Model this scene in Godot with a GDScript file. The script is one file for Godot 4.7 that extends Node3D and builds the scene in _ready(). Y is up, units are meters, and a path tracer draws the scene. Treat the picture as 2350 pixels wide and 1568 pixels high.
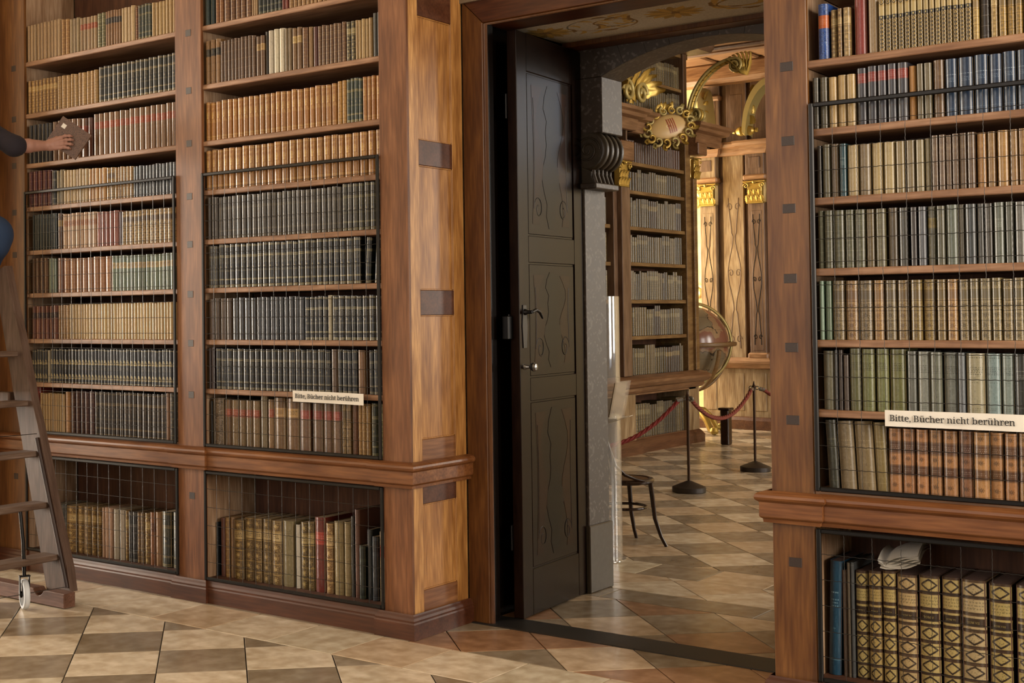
extends Node3D
# A monastery library: two walnut bookcases either side of a deep doorway, a second hall beyond it.
# World: y up, metres. The bookcase fronts stand in the plane z = 0, the camera in front of them.

var M := {}
var used := {}
var rng := RandomNumberGenerator.new()
var atlas_cell := {}
var cam_basis := Basis()
const EYE := Vector3(0.0, 1.7, 5.582)
const FOCAL := 3048.513

func _ready():
	rng.seed = 7
	# ---- camera (a cropped frame: the lens axis does not pass through the middle of the picture)
	var cam := Camera3D.new()
	cam.name = "camera"
	cam_basis = Basis(Vector3.UP, deg_to_rad(39.05119)) * Basis(Vector3.RIGHT, deg_to_rad(1.176998)) * Basis(Vector3.BACK, deg_to_rad(-0.653821))
	cam.transform = Transform3D(cam_basis, EYE)
	cam.keep_aspect = Camera3D.KEEP_HEIGHT
	cam.set_frustum(1568.0 / FOCAL * 0.05, Vector2(357.205, -125.638) / FOCAL * 0.05, 0.05, 200.0)
	add_child(cam)
	# ---- sky and exposure
	var env := Environment.new()
	env.background_mode = Environment.BG_COLOR
	env.background_color = Color(0.62, 0.70, 0.80)
	env.tonemap_mode = Environment.TONE_MAPPER_LINEAR
	env.tonemap_exposure = 1.2
	env.sdfgi_enabled = true
	env.ssao_enabled = true
	env.ssil_enabled = true
	var we := WorldEnvironment.new()
	we.name = "environment"
	we.environment = env
	add_child(we)
	# ---- daylight that enters by the windows of both halls
	daylight("end_window_light", Vector3(-21.85, 3.1, 4.0), Vector3(1, -0.03, 0), Vector2(3.0, 4.4), 330.0, Color(1.0, 0.96, 0.90))
	daylight("court_window_light", Vector3(-5.2, 3.0, 8.85), Vector3(0, -0.1, -1), Vector2(1.5, 3.2), 6.0, Color(1.0, 0.94, 0.86))
	daylight("court_window_light_b", Vector3(-2.7, 3.0, 8.85), Vector3(0, -0.1, -1), Vector2(1.5, 3.2), 6.0, Color(1.0, 0.94, 0.86))
	daylight("side_window_light", Vector3(3.35, 2.8, 2.1), Vector3(-1, -0.05, 0), Vector2(1.5, 3.2), 36.0, Color(1.0, 0.94, 0.86))
	daylight("alcove_window_light", Vector3(-10.3, 2.6, -11.75), Vector3(1, 0, 0), Vector2(1.3, 3.6), 34.0, Color(1.0, 0.95, 0.85))
	daylight("hall_window_light", Vector3(2.85, 2.9, -6.2), Vector3(-1, 0, 0), Vector2(1.6, 3.6), 26.0, Color(1.0, 0.96, 0.90))
	daylight("hall_window_light_b", Vector3(2.85, 2.9, -10.4), Vector3(-1, 0, 0), Vector2(1.6, 3.6), 34.0, Color(1.0, 0.96, 0.90))
	daylight("hall_end_light", Vector3(0.85, 4.75, -12.3), Vector3(0, -0.1, 1), Vector2(0.9, 1.5), 2.2, Color(0.86, 0.92, 1.0))
	materials()
	room_shell()
	floors()
	bookcases()
	doorway()
	screens_and_signs()
	books()
	ladder()
	person()
	far_hall()
	far_things()

func daylight(called: String, at: Vector3, towards: Vector3, size: Vector2, energy: float, tint: Color):
	var l := AreaLight3D.new()
	l.name = called
	l.area_size = size
	l.light_energy = energy
	l.light_color = tint
	l.area_range = 40.0
	l.shadow_enabled = true
	l.transform = Transform3D(Basis.looking_at(towards.normalized(), Vector3.UP), at)
	add_child(l)

# ------------------------------------------------------------------ mesh building
class MB:
	var v := PackedVector3Array()
	var n := PackedVector3Array()
	var uv := PackedVector2Array()
	var c := PackedColorArray()
	var ix := PackedInt32Array()
	var col := Color.WHITE
	func vert(p: Vector3, nn: Vector3, t := Vector2.ZERO) -> int:
		v.append(p); n.append(nn); uv.append(t); c.append(col)
		return v.size() - 1
	func face(a: int, b: int, d: int):
		# front faces run clockwise seen from the side the normals point to
		if (v[b] - v[a]).cross(v[d] - v[a]).dot(n[a] + n[b] + n[d]) > 0.0:
			ix.append(a); ix.append(d); ix.append(b)
		else:
			ix.append(a); ix.append(b); ix.append(d)
	func quad(p0: Vector3, p1: Vector3, p2: Vector3, p3: Vector3, nn: Vector3):
		var a := vert(p0, nn)
		var b := vert(p1, nn)
		var d := vert(p2, nn)
		var e := vert(p3, nn)
		face(a, b, d); face(a, d, e)
	func quad_out(p0: Vector3, p1: Vector3, p2: Vector3, p3: Vector3, inside: Vector3):
		var nn := (p1 - p0).cross(p2 - p0)
		if nn.length_squared() < 1e-16: nn = (p2 - p0).cross(p3 - p0)
		nn = nn.normalized()
		if nn.dot((p0 + p1 + p2 + p3) * 0.25 - inside) < 0.0: nn = -nn
		quad(p0, p1, p2, p3, nn)
	func tri_out(p0: Vector3, p1: Vector3, p2: Vector3, inside: Vector3):
		var nn := (p1 - p0).cross(p2 - p0).normalized()
		if nn.dot((p0 + p1 + p2) / 3.0 - inside) < 0.0: nn = -nn
		face(vert(p0, nn), vert(p1, nn), vert(p2, nn))
	func box(at: Vector3, s: Vector3, ch := 0.0, b := Basis()):
		var h := s * 0.5
		if ch <= 0.0:
			for ax in 3:
				for sg: float in [-1.0, 1.0]:
					var nn := Vector3.ZERO
					nn[ax] = sg
					var u := Vector3.ZERO
					u[(ax + 1) % 3] = h[(ax + 1) % 3]
					var w := Vector3.ZERO
					w[(ax + 2) % 3] = h[(ax + 2) % 3]
					var o: Vector3 = nn * h
					quad(at + b * (o - u - w), at + b * (o + u - w), at + b * (o + u + w), at + b * (o - u + w), (b * nn).normalized())
			return
		ch = minf(ch, minf(h.x, minf(h.y, h.z)) * 0.9)
		var inn := h - Vector3(ch, ch, ch)
		for ax in 3:
			for sg: float in [-1.0, 1.0]:
				var o := Vector3.ZERO
				o[ax] = sg * h[ax]
				var u := Vector3.ZERO
				u[(ax + 1) % 3] = inn[(ax + 1) % 3]
				var w := Vector3.ZERO
				w[(ax + 2) % 3] = inn[(ax + 2) % 3]
				quad_out(at + b * (o - u - w), at + b * (o + u - w), at + b * (o + u + w), at + b * (o - u + w), at)
		for ax in 3:
			var a1 := (ax + 1) % 3
			var a2 := (ax + 2) % 3
			for s1 in [-1.0, 1.0]:
				for s2 in [-1.0, 1.0]:
					var e := Vector3.ZERO
					e[ax] = inn[ax]
					var p := Vector3.ZERO
					p[a1] = s1 * h[a1]; p[a2] = s2 * inn[a2]
					var q := Vector3.ZERO
					q[a1] = s1 * inn[a1]; q[a2] = s2 * h[a2]
					quad_out(at + b * (p - e), at + b * (p + e), at + b * (q + e), at + b * (q - e), at)
		for sx in [-1.0, 1.0]:
			for sy in [-1.0, 1.0]:
				for sz in [-1.0, 1.0]:
					tri_out(at + b * Vector3(sx * h.x, sy * inn.y, sz * inn.z), at + b * Vector3(sx * inn.x, sy * h.y, sz * inn.z), at + b * Vector3(sx * inn.x, sy * inn.y, sz * h.z), at)
	func span(x0: float, x1: float, y0: float, y1: float, z0: float, z1: float, ch := 0.0):
		box(Vector3(x0 + x1, y0 + y1, z0 + z1) * 0.5, Vector3(absf(x1 - x0), absf(y1 - y0), absf(z1 - z0)), ch)
	# polygon in the plane of axes u, w, pushed along their cross direction d from d0 to d1
	func slab(poly: PackedVector2Array, o: Vector3, u: Vector3, w: Vector3, d: Vector3, d0: float, d1: float, bevel := 0.0):
		var inner := poly
		if bevel > 0.0:
			var shrunk := Geometry2D.offset_polygon(poly, -bevel, Geometry2D.JOIN_MITER)
			if shrunk.size() == 1 and shrunk[0].size() == poly.size(): inner = shrunk[0]
			else: bevel = 0.0
		var tris := Geometry2D.triangulate_polygon(inner)
		for k in range(0, tris.size(), 3):
			var t := [inner[tris[k]], inner[tris[k + 1]], inner[tris[k + 2]]]
			face(vert(o + u * t[0].x + w * t[0].y + d * d1, d, t[0]), vert(o + u * t[1].x + w * t[1].y + d * d1, d, t[1]), vert(o + u * t[2].x + w * t[2].y + d * d1, d, t[2]))
			face(vert(o + u * t[0].x + w * t[0].y + d * d0, -d, t[0]), vert(o + u * t[1].x + w * t[1].y + d * d0, -d, t[1]), vert(o + u * t[2].x + w * t[2].y + d * d0, -d, t[2]))
		var turn := 1.0 if Geometry2D.is_polygon_clockwise(poly) else -1.0
		var best := 0
		if bevel > 0.0:
			for k in inner.size():
				if inner[k].distance_squared_to(poly[0]) < inner[best].distance_squared_to(poly[0]): best = k
		for k in poly.size():
			var p := poly[k]
			var q := poly[(k + 1) % poly.size()]
			var e := (q - p).normalized()
			var out2 := Vector2(-e.y, e.x) * turn
			var nn := (u * out2.x + w * out2.y).normalized()
			quad(o + u * p.x + w * p.y + d * d0, o + u * q.x + w * q.y + d * d0, o + u * q.x + w * q.y + d * (d1 - bevel), o + u * p.x + w * p.y + d * (d1 - bevel), nn)
			if bevel > 0.0:
				var pi := inner[(best + k) % inner.size()]
				var qi := inner[(best + k + 1) % inner.size()]
				quad(o + u * p.x + w * p.y + d * (d1 - bevel), o + u * q.x + w * q.y + d * (d1 - bevel), o + u * qi.x + w * qi.y + d * d1, o + u * pi.x + w * pi.y + d * d1, (nn + d).normalized())
	# lathe: profile of (radius, height), round the axis of b's y
	func lathe(prof: Array, seg: int, at := Vector3.ZERO, b := Basis(), smooth := true):
		for k in prof.size() - 1:
			var p: Vector2 = prof[k]
			var q: Vector2 = prof[k + 1]
			var t := q - p
			if t.length() < 1e-6: continue
			var nr := Vector2(t.y, -t.x).normalized()
			for s in seg:
				var a0 := TAU * s / seg
				var a1 := TAU * (s + 1) / seg
				var d0 := Vector3(cos(a0), 0, sin(a0))
				var d1 := Vector3(cos(a1), 0, sin(a1))
				var i0 := vert(at + b * (d0 * p.x + Vector3(0, p.y, 0)), (b * (d0 * nr.x + Vector3(0, nr.y, 0))).normalized(), Vector2(float(s) / seg, float(k) / prof.size()))
				var i1 := vert(at + b * (d1 * p.x + Vector3(0, p.y, 0)), (b * (d1 * nr.x + Vector3(0, nr.y, 0))).normalized(), Vector2(float(s + 1) / seg, float(k) / prof.size()))
				var i2 := vert(at + b * (d1 * q.x + Vector3(0, q.y, 0)), (b * (d1 * nr.x + Vector3(0, nr.y, 0))).normalized(), Vector2(float(s + 1) / seg, float(k + 1) / prof.size()))
				var i3 := vert(at + b * (d0 * q.x + Vector3(0, q.y, 0)), (b * (d0 * nr.x + Vector3(0, nr.y, 0))).normalized(), Vector2(float(s) / seg, float(k + 1) / prof.size()))
				if p.x > 1e-6: face(i0, i1, i2)
				if q.x > 1e-6: face(i0, i2, i3)
	# round tube through points; squash flattens it across the frame's second axis
	func tube(pts: Array, rad, seg := 8, closed := false, squash := 1.0, up := Vector3.UP):
		var m := pts.size()
		var rings := []
		var last_u := Vector3.ZERO
		for k in m:
			var a: Vector3 = pts[(k - 1 + m) % m] if closed or k > 0 else pts[0]
			var e: Vector3 = pts[(k + 1) % m] if closed or k < m - 1 else pts[m - 1]
			var t := (e - a).normalized()
			var u := up.cross(t) if k == 0 else last_u - t * last_u.dot(t)
			if u.length() < 1e-3: u = Vector3.RIGHT.cross(t)
			if u.length() < 1e-3: u = Vector3.BACK.cross(t)
			u = u.normalized()
			last_u = u
			var w := t.cross(u)
			var r: float = rad[k] if rad is Array or rad is PackedFloat32Array else rad
			var ring := []
			for s in seg:
				var g := TAU * s / seg
				var d := u * cos(g) + w * sin(g) * squash
				ring.append(vert(pts[k] + d * r, (u * cos(g) + w * sin(g) / maxf(squash, 0.1)).normalized(), Vector2(float(s) / seg, k)))
			rings.append(ring)
		for k in (m if closed else m - 1):
			var r0: Array = rings[k]
			var r1: Array = rings[(k + 1) % m]
			for s in seg:
				var s1 := (s + 1) % seg
				face(r0[s], r0[s1], r1[s1]); face(r0[s], r1[s1], r1[s])
		if not closed:
			for g in 2:
				var rr: Array = rings[0 if g == 0 else m - 1]
				var t2: Vector3 = (pts[0] - pts[1] if g == 0 else pts[m - 1] - pts[m - 2]).normalized()
				var cc := vert(pts[0 if g == 0 else m - 1], t2)
				var ids := []
				for s in seg: ids.append(vert(v[rr[s]], t2))
				for s in seg: face(cc, ids[s], ids[(s + 1) % seg])
	# profile of (outwards, height) carried along a path in plan; outwards is to the path's left seen from above
	func mould(path: Array, prof: Array):
		var offs := []
		for k in path.size():
			var p: Vector2 = path[k]
			var din: Vector2 = (p - path[k - 1]).normalized() if k > 0 else (path[1] - p).normalized()
			var dout: Vector2 = (path[k + 1] - p).normalized() if k < path.size() - 1 else din
			var n0 := Vector2(-din.y, din.x) * -1.0
			var n1 := Vector2(-dout.y, dout.x) * -1.0
			var mid := (n0 + n1).normalized()
			offs.append(mid / maxf(mid.dot(n0), 0.3))
		for k in path.size() - 1:
			var d: Vector2 = (path[k + 1] - path[k]).normalized()
			var side := Vector2(d.y, -d.x)
			for j in prof.size() - 1:
				var a: Vector2 = prof[j]
				var b: Vector2 = prof[j + 1]
				var t := b - a
				var nr := Vector2(t.y, -t.x).normalized()
				var nn := Vector3(side.x * nr.x, nr.y, side.y * nr.x)
				var q0: Vector2 = path[k] + offs[k] * a.x
				var q1: Vector2 = path[k + 1] + offs[k + 1] * a.x
				var q2: Vector2 = path[k + 1] + offs[k + 1] * b.x
				var q3: Vector2 = path[k] + offs[k] * b.x
				quad(Vector3(q0.x, a.y, q0.y), Vector3(q1.x, a.y, q1.y), Vector3(q2.x, b.y, q2.y), Vector3(q3.x, b.y, q3.y), nn)
		for g in [0, path.size() - 1]:
			var d: Vector2 = (path[1] - path[0]).normalized() if g == 0 else (path[g] - path[g - 1]).normalized()
			var nn := Vector3(d.x, 0, d.y) * (-1.0 if g == 0 else 1.0)
			var poly := PackedVector2Array()
			for a in prof: poly.append(a)
			var tris := Geometry2D.triangulate_polygon(poly)
			for k in range(0, tris.size(), 3):
				var id := []
				for j in 3:
					var a: Vector2 = poly[tris[k + j]]
					var q: Vector2 = path[g] + offs[g] * a.x
					id.append(vert(Vector3(q.x, a.y, q.y), nn))
				face(id[0], id[1], id[2])
	# smooth grid of points[row][column]
	func sheet(rows: Array, close_u := false, two_sided := false):
		var h := rows.size()
		var w: int = rows[0].size()
		var ids := []
		for r in h:
			var line := []
			for s in w:
				var l: Vector3 = rows[r][(s - 1 + w) % w] if close_u or s > 0 else rows[r][s]
				var rr: Vector3 = rows[r][(s + 1) % w] if close_u or s < w - 1 else rows[r][s]
				var d: Vector3 = rows[maxi(r - 1, 0)][s]
				var u: Vector3 = rows[mini(r + 1, h - 1)][s]
				var nn := (rr - l).cross(u - d)
				line.append(vert(rows[r][s], nn.normalized() if nn.length() > 1e-12 else Vector3.UP, Vector2(float(s) / maxi(w - 1, 1), float(r) / maxi(h - 1, 1))))
			ids.append(line)
		for r in h - 1:
			for s in (w if close_u else w - 1):
				var s1 := (s + 1) % w
				face(ids[r][s], ids[r][s1], ids[r + 1][s1]); face(ids[r][s], ids[r + 1][s1], ids[r + 1][s])
	func mesh() -> ArrayMesh:
		var a := []
		a.resize(Mesh.ARRAY_MAX)
		a[Mesh.ARRAY_VERTEX] = v
		a[Mesh.ARRAY_NORMAL] = n
		a[Mesh.ARRAY_TEX_UV] = uv
		a[Mesh.ARRAY_COLOR] = c
		a[Mesh.ARRAY_INDEX] = ix
		var m := ArrayMesh.new()
		m.add_surface_from_arrays(Mesh.PRIMITIVE_TRIANGLES, a)
		return m

# ------------------------------------------------------------------ naming and tagging
func numbered(called: String) -> String:
	var k: int = used.get(called, 0)
	used[called] = k + 1
	return called if k == 0 else "%s_%03d" % [called, k]

func obj(called: String, mb, mat: Material, parent: Node = null, at := Vector3.ZERO) -> MeshInstance3D:
	var o := MeshInstance3D.new()
	o.mesh = mb.mesh() if mb is MB else mb
	o.material_override = mat
	o.position = at
	o.name = numbered(called) if parent == null else called
	(self if parent == null else parent).add_child(o, true)
	return o

func thing(called: String, label: String, category: String, at := Vector3.ZERO, group := "", turn := 0.0) -> Node3D:
	var o := Node3D.new()
	o.name = numbered(called)
	o.position = at
	o.rotation.y = turn
	add_child(o)
	return tag(o, label, category, group)

func tag(o: Node, label: String, category: String, group := "") -> Node:
	o.set_meta("label", label)
	o.set_meta("category", category)
	if group != "": o.set_meta("group", group)
	return o

func structure(called: String) -> Node3D:
	var o := Node3D.new()
	o.name = called
	o.set_meta("kind", "structure")
	add_child(o)
	return o

func wall(called: String, mb: MB, mat: Material) -> MeshInstance3D:
	var o := obj(called, mb, mat)
	o.set_meta("kind", "structure")
	return o

func stuff(o: Node) -> Node:
	o.set_meta("kind", "stuff")
	return o

func bit(x0: float, x1: float, y0: float, y1: float, z0: float, z1: float, ch := 0.0) -> MB:
	var b := MB.new()
	b.span(x0, x1, y0, y1, z0, z1, ch)
	return b

# pixel of a point, to choose which repeats the picture shows
func seen_at(p: Vector3) -> Vector2:
	var q := cam_basis.transposed() * (p - EYE)
	if q.z > -0.1: return Vector2(-9999, -9999)
	return Vector2(817.8 + FOCAL * q.x / -q.z, 658.36 - FOCAL * q.y / -q.z)

# ------------------------------------------------------------------ materials
func noise_tex(freq: float, oct: int, dark: Color, light: Color, sd: int, kind := FastNoiseLite.TYPE_SIMPLEX_SMOOTH, size := 512, mid := -1.0) -> NoiseTexture2D:
	var f := FastNoiseLite.new()
	f.noise_type = kind
	f.frequency = freq
	f.fractal_octaves = oct
	f.seed = sd
	var g := Gradient.new()
	if mid > 0.0:
		g.offsets = PackedFloat32Array([0.0, mid - 0.06, mid + 0.06, 1.0])
		g.colors = PackedColorArray([dark, dark, light, light])
	else:
		g.offsets = PackedFloat32Array([0.15, 0.85])
		g.colors = PackedColorArray([dark, light])
	var t := NoiseTexture2D.new()
	t.width = size
	t.height = size
	t.seamless = true
	t.noise = f
	t.color_ramp = g
	return t

func hex(s: String) -> Color:
	return Color.html(s)

func wood(key: String, col: Color, axis: int, rough := 0.45, coarse := 1.0, off := 0.0) -> StandardMaterial3D:
	var m := StandardMaterial3D.new()
	m.resource_name = key
	m.albedo_color = col
	m.roughness = rough
	m.metallic_specular = 0.45
	m.albedo_texture = M.grain
	m.uv1_triplanar = true
	m.uv1_world_triplanar = true
	var s := Vector3(5.5, 5.5, 5.5) * coarse
	s[axis] = 0.42 * coarse
	m.uv1_scale = s
	m.uv1_offset = Vector3(off, off * 1.7, off * 0.6)
	m.detail_enabled = true
	m.detail_blend_mode = BaseMaterial3D.BLEND_MODE_MUL
	m.detail_albedo = M.figure
	m.detail_uv_layer = BaseMaterial3D.DETAIL_UV_2
	m.uv2_triplanar = true
	m.uv2_world_triplanar = true
	var s2 := Vector3(1.7, 1.7, 1.7) * coarse
	s2[axis] = 0.33 * coarse
	m.uv2_scale = s2
	m.uv2_offset = Vector3(off * 0.37, off * 0.9, off * 1.3)
	if key in ["wood_door", "wood_inlay_warm", "wood_inlay_dark"]: m.metallic_specular = 0.22
	M[key] = m
	return m

func plain_mat(key: String, col: Color, rough := 0.6, metal := 0.0, tex = null, scale := 1.0) -> StandardMaterial3D:
	var m := StandardMaterial3D.new()
	m.resource_name = key
	m.albedo_color = col
	m.roughness = rough
	m.metallic = metal
	if tex != null:
		m.albedo_texture = tex
		m.uv1_triplanar = true
		m.uv1_world_triplanar = true
		m.uv1_scale = Vector3.ONE * scale
	M[key] = m
	return m

func materials():
	M.grain = noise_tex(0.016, 5, Color(0.80, 0.75, 0.70), Color(1, 1, 1), 11)
	M.figure = noise_tex(0.009, 3, Color(0.80, 0.75, 0.70), Color(1, 1, 1), 23)
	M.soft = noise_tex(0.010, 3, Color(0.91, 0.89, 0.86), Color(1, 1, 1), 27)
	M.cloudy = noise_tex(0.012, 4, Color(0.89, 0.87, 0.84), Color(1, 1, 1), 31)
	M.speck = noise_tex(0.09, 4, Color(0.42, 0.40, 0.38), Color(1, 1, 1), 41)
	wood("wood_post", Color(0.53, 0.355, 0.225), 1, 0.42)
	wood("wood_post_golden", Color(0.47, 0.315, 0.155), 1, 0.42, 1.0, 3.3)
	wood("wood_side", Color(0.72, 0.53, 0.30), 1, 0.40, 1.3, 1.7)
	wood("wood_sap", Color(0.80, 0.62, 0.39), 1, 0.40, 1.5, 2.6)
	wood("wood_block", Color(0.36, 0.215, 0.135), 0, 0.42, 1.0, 4.1)
	wood("wood_rail", Color(0.53, 0.35, 0.205), 0, 0.38)
	wood("wood_rail_side", Color(0.53, 0.36, 0.22), 2, 0.38, 1.0, 2.2)
	wood("wood_plinth", Color(0.34, 0.19, 0.11), 0, 0.42, 1.0, 5.2)
	wood("wood_plinth_side", Color(0.40, 0.265, 0.175), 2, 0.45, 1.0, 6.1)
	wood("wood_shelf", Color(0.65, 0.51, 0.40), 0, 0.5, 1.0, 0.9)
	wood("wood_inside", Color(0.36, 0.23, 0.15), 1, 0.7, 1.0, 7.7)
	wood("wood_pale", Color(0.72, 0.62, 0.52), 1, 0.7, 1.0, 8.1)
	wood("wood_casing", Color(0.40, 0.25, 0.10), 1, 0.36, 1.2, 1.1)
	wood("wood_casing_top", Color(0.36, 0.20, 0.095), 0, 0.36, 1.2, 1.4)
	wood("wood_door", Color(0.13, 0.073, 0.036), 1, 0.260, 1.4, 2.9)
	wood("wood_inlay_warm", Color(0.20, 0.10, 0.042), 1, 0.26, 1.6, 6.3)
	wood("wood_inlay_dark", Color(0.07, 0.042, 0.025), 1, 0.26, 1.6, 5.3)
	wood("wood_ladder", Color(0.40, 0.325, 0.285), 1, 0.6, 1.4, 9.2)
	wood("wood_ladder_step", Color(0.47, 0.40, 0.355), 2, 0.6, 1.4, 9.9)
	wood("wood_ladder_dark", Color(0.20, 0.11, 0.06), 1, 0.45, 1.4, 9.4)
	wood("wood_beam", Color(0.46, 0.33, 0.27), 0, 0.6, 1.4, 9.6)
	wood("wood_hall", Color(0.62, 0.545, 0.43), 1, 0.45, 1.0, 12.1)
	wood("wood_hall_brown", Color(0.45, 0.36, 0.29), 1, 0.45, 1.0, 12.8)
	wood("wood_hall_rail", Color(0.50, 0.375, 0.27), 2, 0.42, 1.0, 13.1)
	wood("wood_hall_edge", Color(0.50, 0.40, 0.25), 2, 0.5, 1.0, 13.9)
	wood("wood_hall_ledge", Color(0.64, 0.50, 0.36), 0, 0.42, 1.0, 13.5)
	wood("wood_chair", Color(0.20, 0.115, 0.06), 1, 0.25, 2.0, 14.3)
	wood("wood_gallery", Color(0.62, 0.48, 0.34), 0, 0.5, 0.8, 15.0)
	plain_mat("tenon", Color(0.24, 0.165, 0.13), 0.5, 0.0, M.speck, 6.0)
	plain_mat("iron", Color(0.075, 0.066, 0.062), 0.38, 0.55)
	plain_mat("wire", Color(0.20, 0.19, 0.18), 0.4, 0.7)
	plain_mat("brass", Color(0.62, 0.46, 0.22), 0.3, 0.9)
	plain_mat("steel", Color(0.5, 0.5, 0.5), 0.25, 0.9)
	plain_mat("plaster", Color(0.80, 0.75, 0.66), 0.85, 0.0, M.cloudy, 0.8)
	plain_mat("plaster_dark", Color(0.50, 0.44, 0.36), 0.9, 0.0, M.cloudy, 0.8)
	plain_mat("cream", Color(0.90, 0.82, 0.62), 0.8, 0.0, M.cloudy, 0.8)
	plain_mat("grout", Color(0.13, 0.115, 0.10), 0.9)
	plain_mat("sill", Color(0.10, 0.09, 0.08), 0.5, 0.0, M.cloudy, 2.0)
	plain_mat("gold", Color(0.66, 0.55, 0.27), 0.36, 0.6)
	plain_mat("gold_pale", Color(0.60, 0.54, 0.34), 0.42, 0.4)
	plain_mat("paper", Color(0.86, 0.84, 0.80), 0.85)
	plain_mat("ink", Color(0.06, 0.05, 0.05), 0.8)
	plain_mat("pages", Color(0.56, 0.49, 0.38), 0.9, 0.0, M.cloudy, 9.0)
	plain_mat("pages_dark", Color(0.34, 0.24, 0.21), 0.9, 0.0, M.cloudy, 9.0)
	plain_mat("rope", Color(0.42, 0.085, 0.06), 0.8)
	plain_mat("rope_dull", Color(0.40, 0.14, 0.08), 0.8)
	plain_mat("disc", Color(0.16, 0.13, 0.115), 0.45, 0.3)
	plain_mat("rod", Color(0.20, 0.12, 0.06), 0.35, 0.5)
	plain_mat("rubber_white", Color(0.78, 0.80, 0.82), 0.45)
	plain_mat("cane", Color(0.50, 0.36, 0.20), 0.6, 0.0, M.speck, 30.0)
	plain_mat("skin", Color(0.60, 0.44, 0.38), 0.55)
	plain_mat("sweater", Color(0.17, 0.14, 0.19), 0.9, 0.0, M.speck, 20.0)
	plain_mat("jeans", Color(0.17, 0.29, 0.46), 0.85, 0.0, M.speck, 24.0)
	plain_mat("hair", Color(0.16, 0.10, 0.06), 0.6)
	plain_mat("shoe", Color(0.08, 0.07, 0.07), 0.5)
	# stones: two tones for the chequers, a warmer one by the doorway, a marble for the jambs
	var tones := [Color(0.86, 0.81, 0.73), Color(0.61, 0.56, 0.49), Color(0.80, 0.72, 0.62), Color(0.56, 0.51, 0.44), Color(0.62, 0.48, 0.37), Color(0.82, 0.78, 0.70)]
	for k in tones.size():
		var m := plain_mat("stone_%d" % k, tones[k], 0.2, 0.0, M.cloudy, 1.3)
		m.uv1_offset = Vector3(k * 0.31, k * 0.17, k * 0.53)
		m.metallic_specular = 0.42
		m.roughness_texture = M.cloudy
		m.roughness = 0.27
		m.detail_enabled = true
		m.detail_blend_mode = BaseMaterial3D.BLEND_MODE_MUL
		m.detail_albedo = M.soft
		m.detail_uv_layer = BaseMaterial3D.DETAIL_UV_2
		m.uv2_triplanar = true
		m.uv2_world_triplanar = true
		m.uv2_scale = Vector3(1.2, 1.2, 0.7) if k % 2 else Vector3(0.7, 1.2, 1.2)
	plain_mat("marble", Color(0.35, 0.315, 0.28), 0.5, 0.0, noise_tex(0.045, 5, Color(0.68, 0.62, 0.56), Color(1, 1, 1), 51, FastNoiseLite.TYPE_VALUE_CUBIC, 512, 0.68), 2.6)
	plain_mat("marble_dark", Color(0.25, 0.215, 0.165), 0.4, 0.0, M.cloudy, 3.0)
	var gl := StandardMaterial3D.new()
	gl.albedo_color = Color(0.94, 0.97, 1.0, 0.06)
	gl.transparency = BaseMaterial3D.TRANSPARENCY_ALPHA
	gl.roughness = 0.04
	gl.metallic_specular = 0.6
	gl.resource_name = "acrylic"
	M.acrylic = gl
	var pane := StandardMaterial3D.new()
	pane.resource_name = "window_pane"
	pane.albedo_color = Color(0.9, 0.93, 1.0)
	pane.emission_enabled = true
	pane.emission = Color(0.86, 0.92, 1.0)
	pane.emission_energy_multiplier = 1.6
	M.window_pane = pane

# ------------------------------------------------------------------ the two rooms
const FX0 := -4.02      # clear opening of the doorway
const FX1 := -2.39

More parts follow.
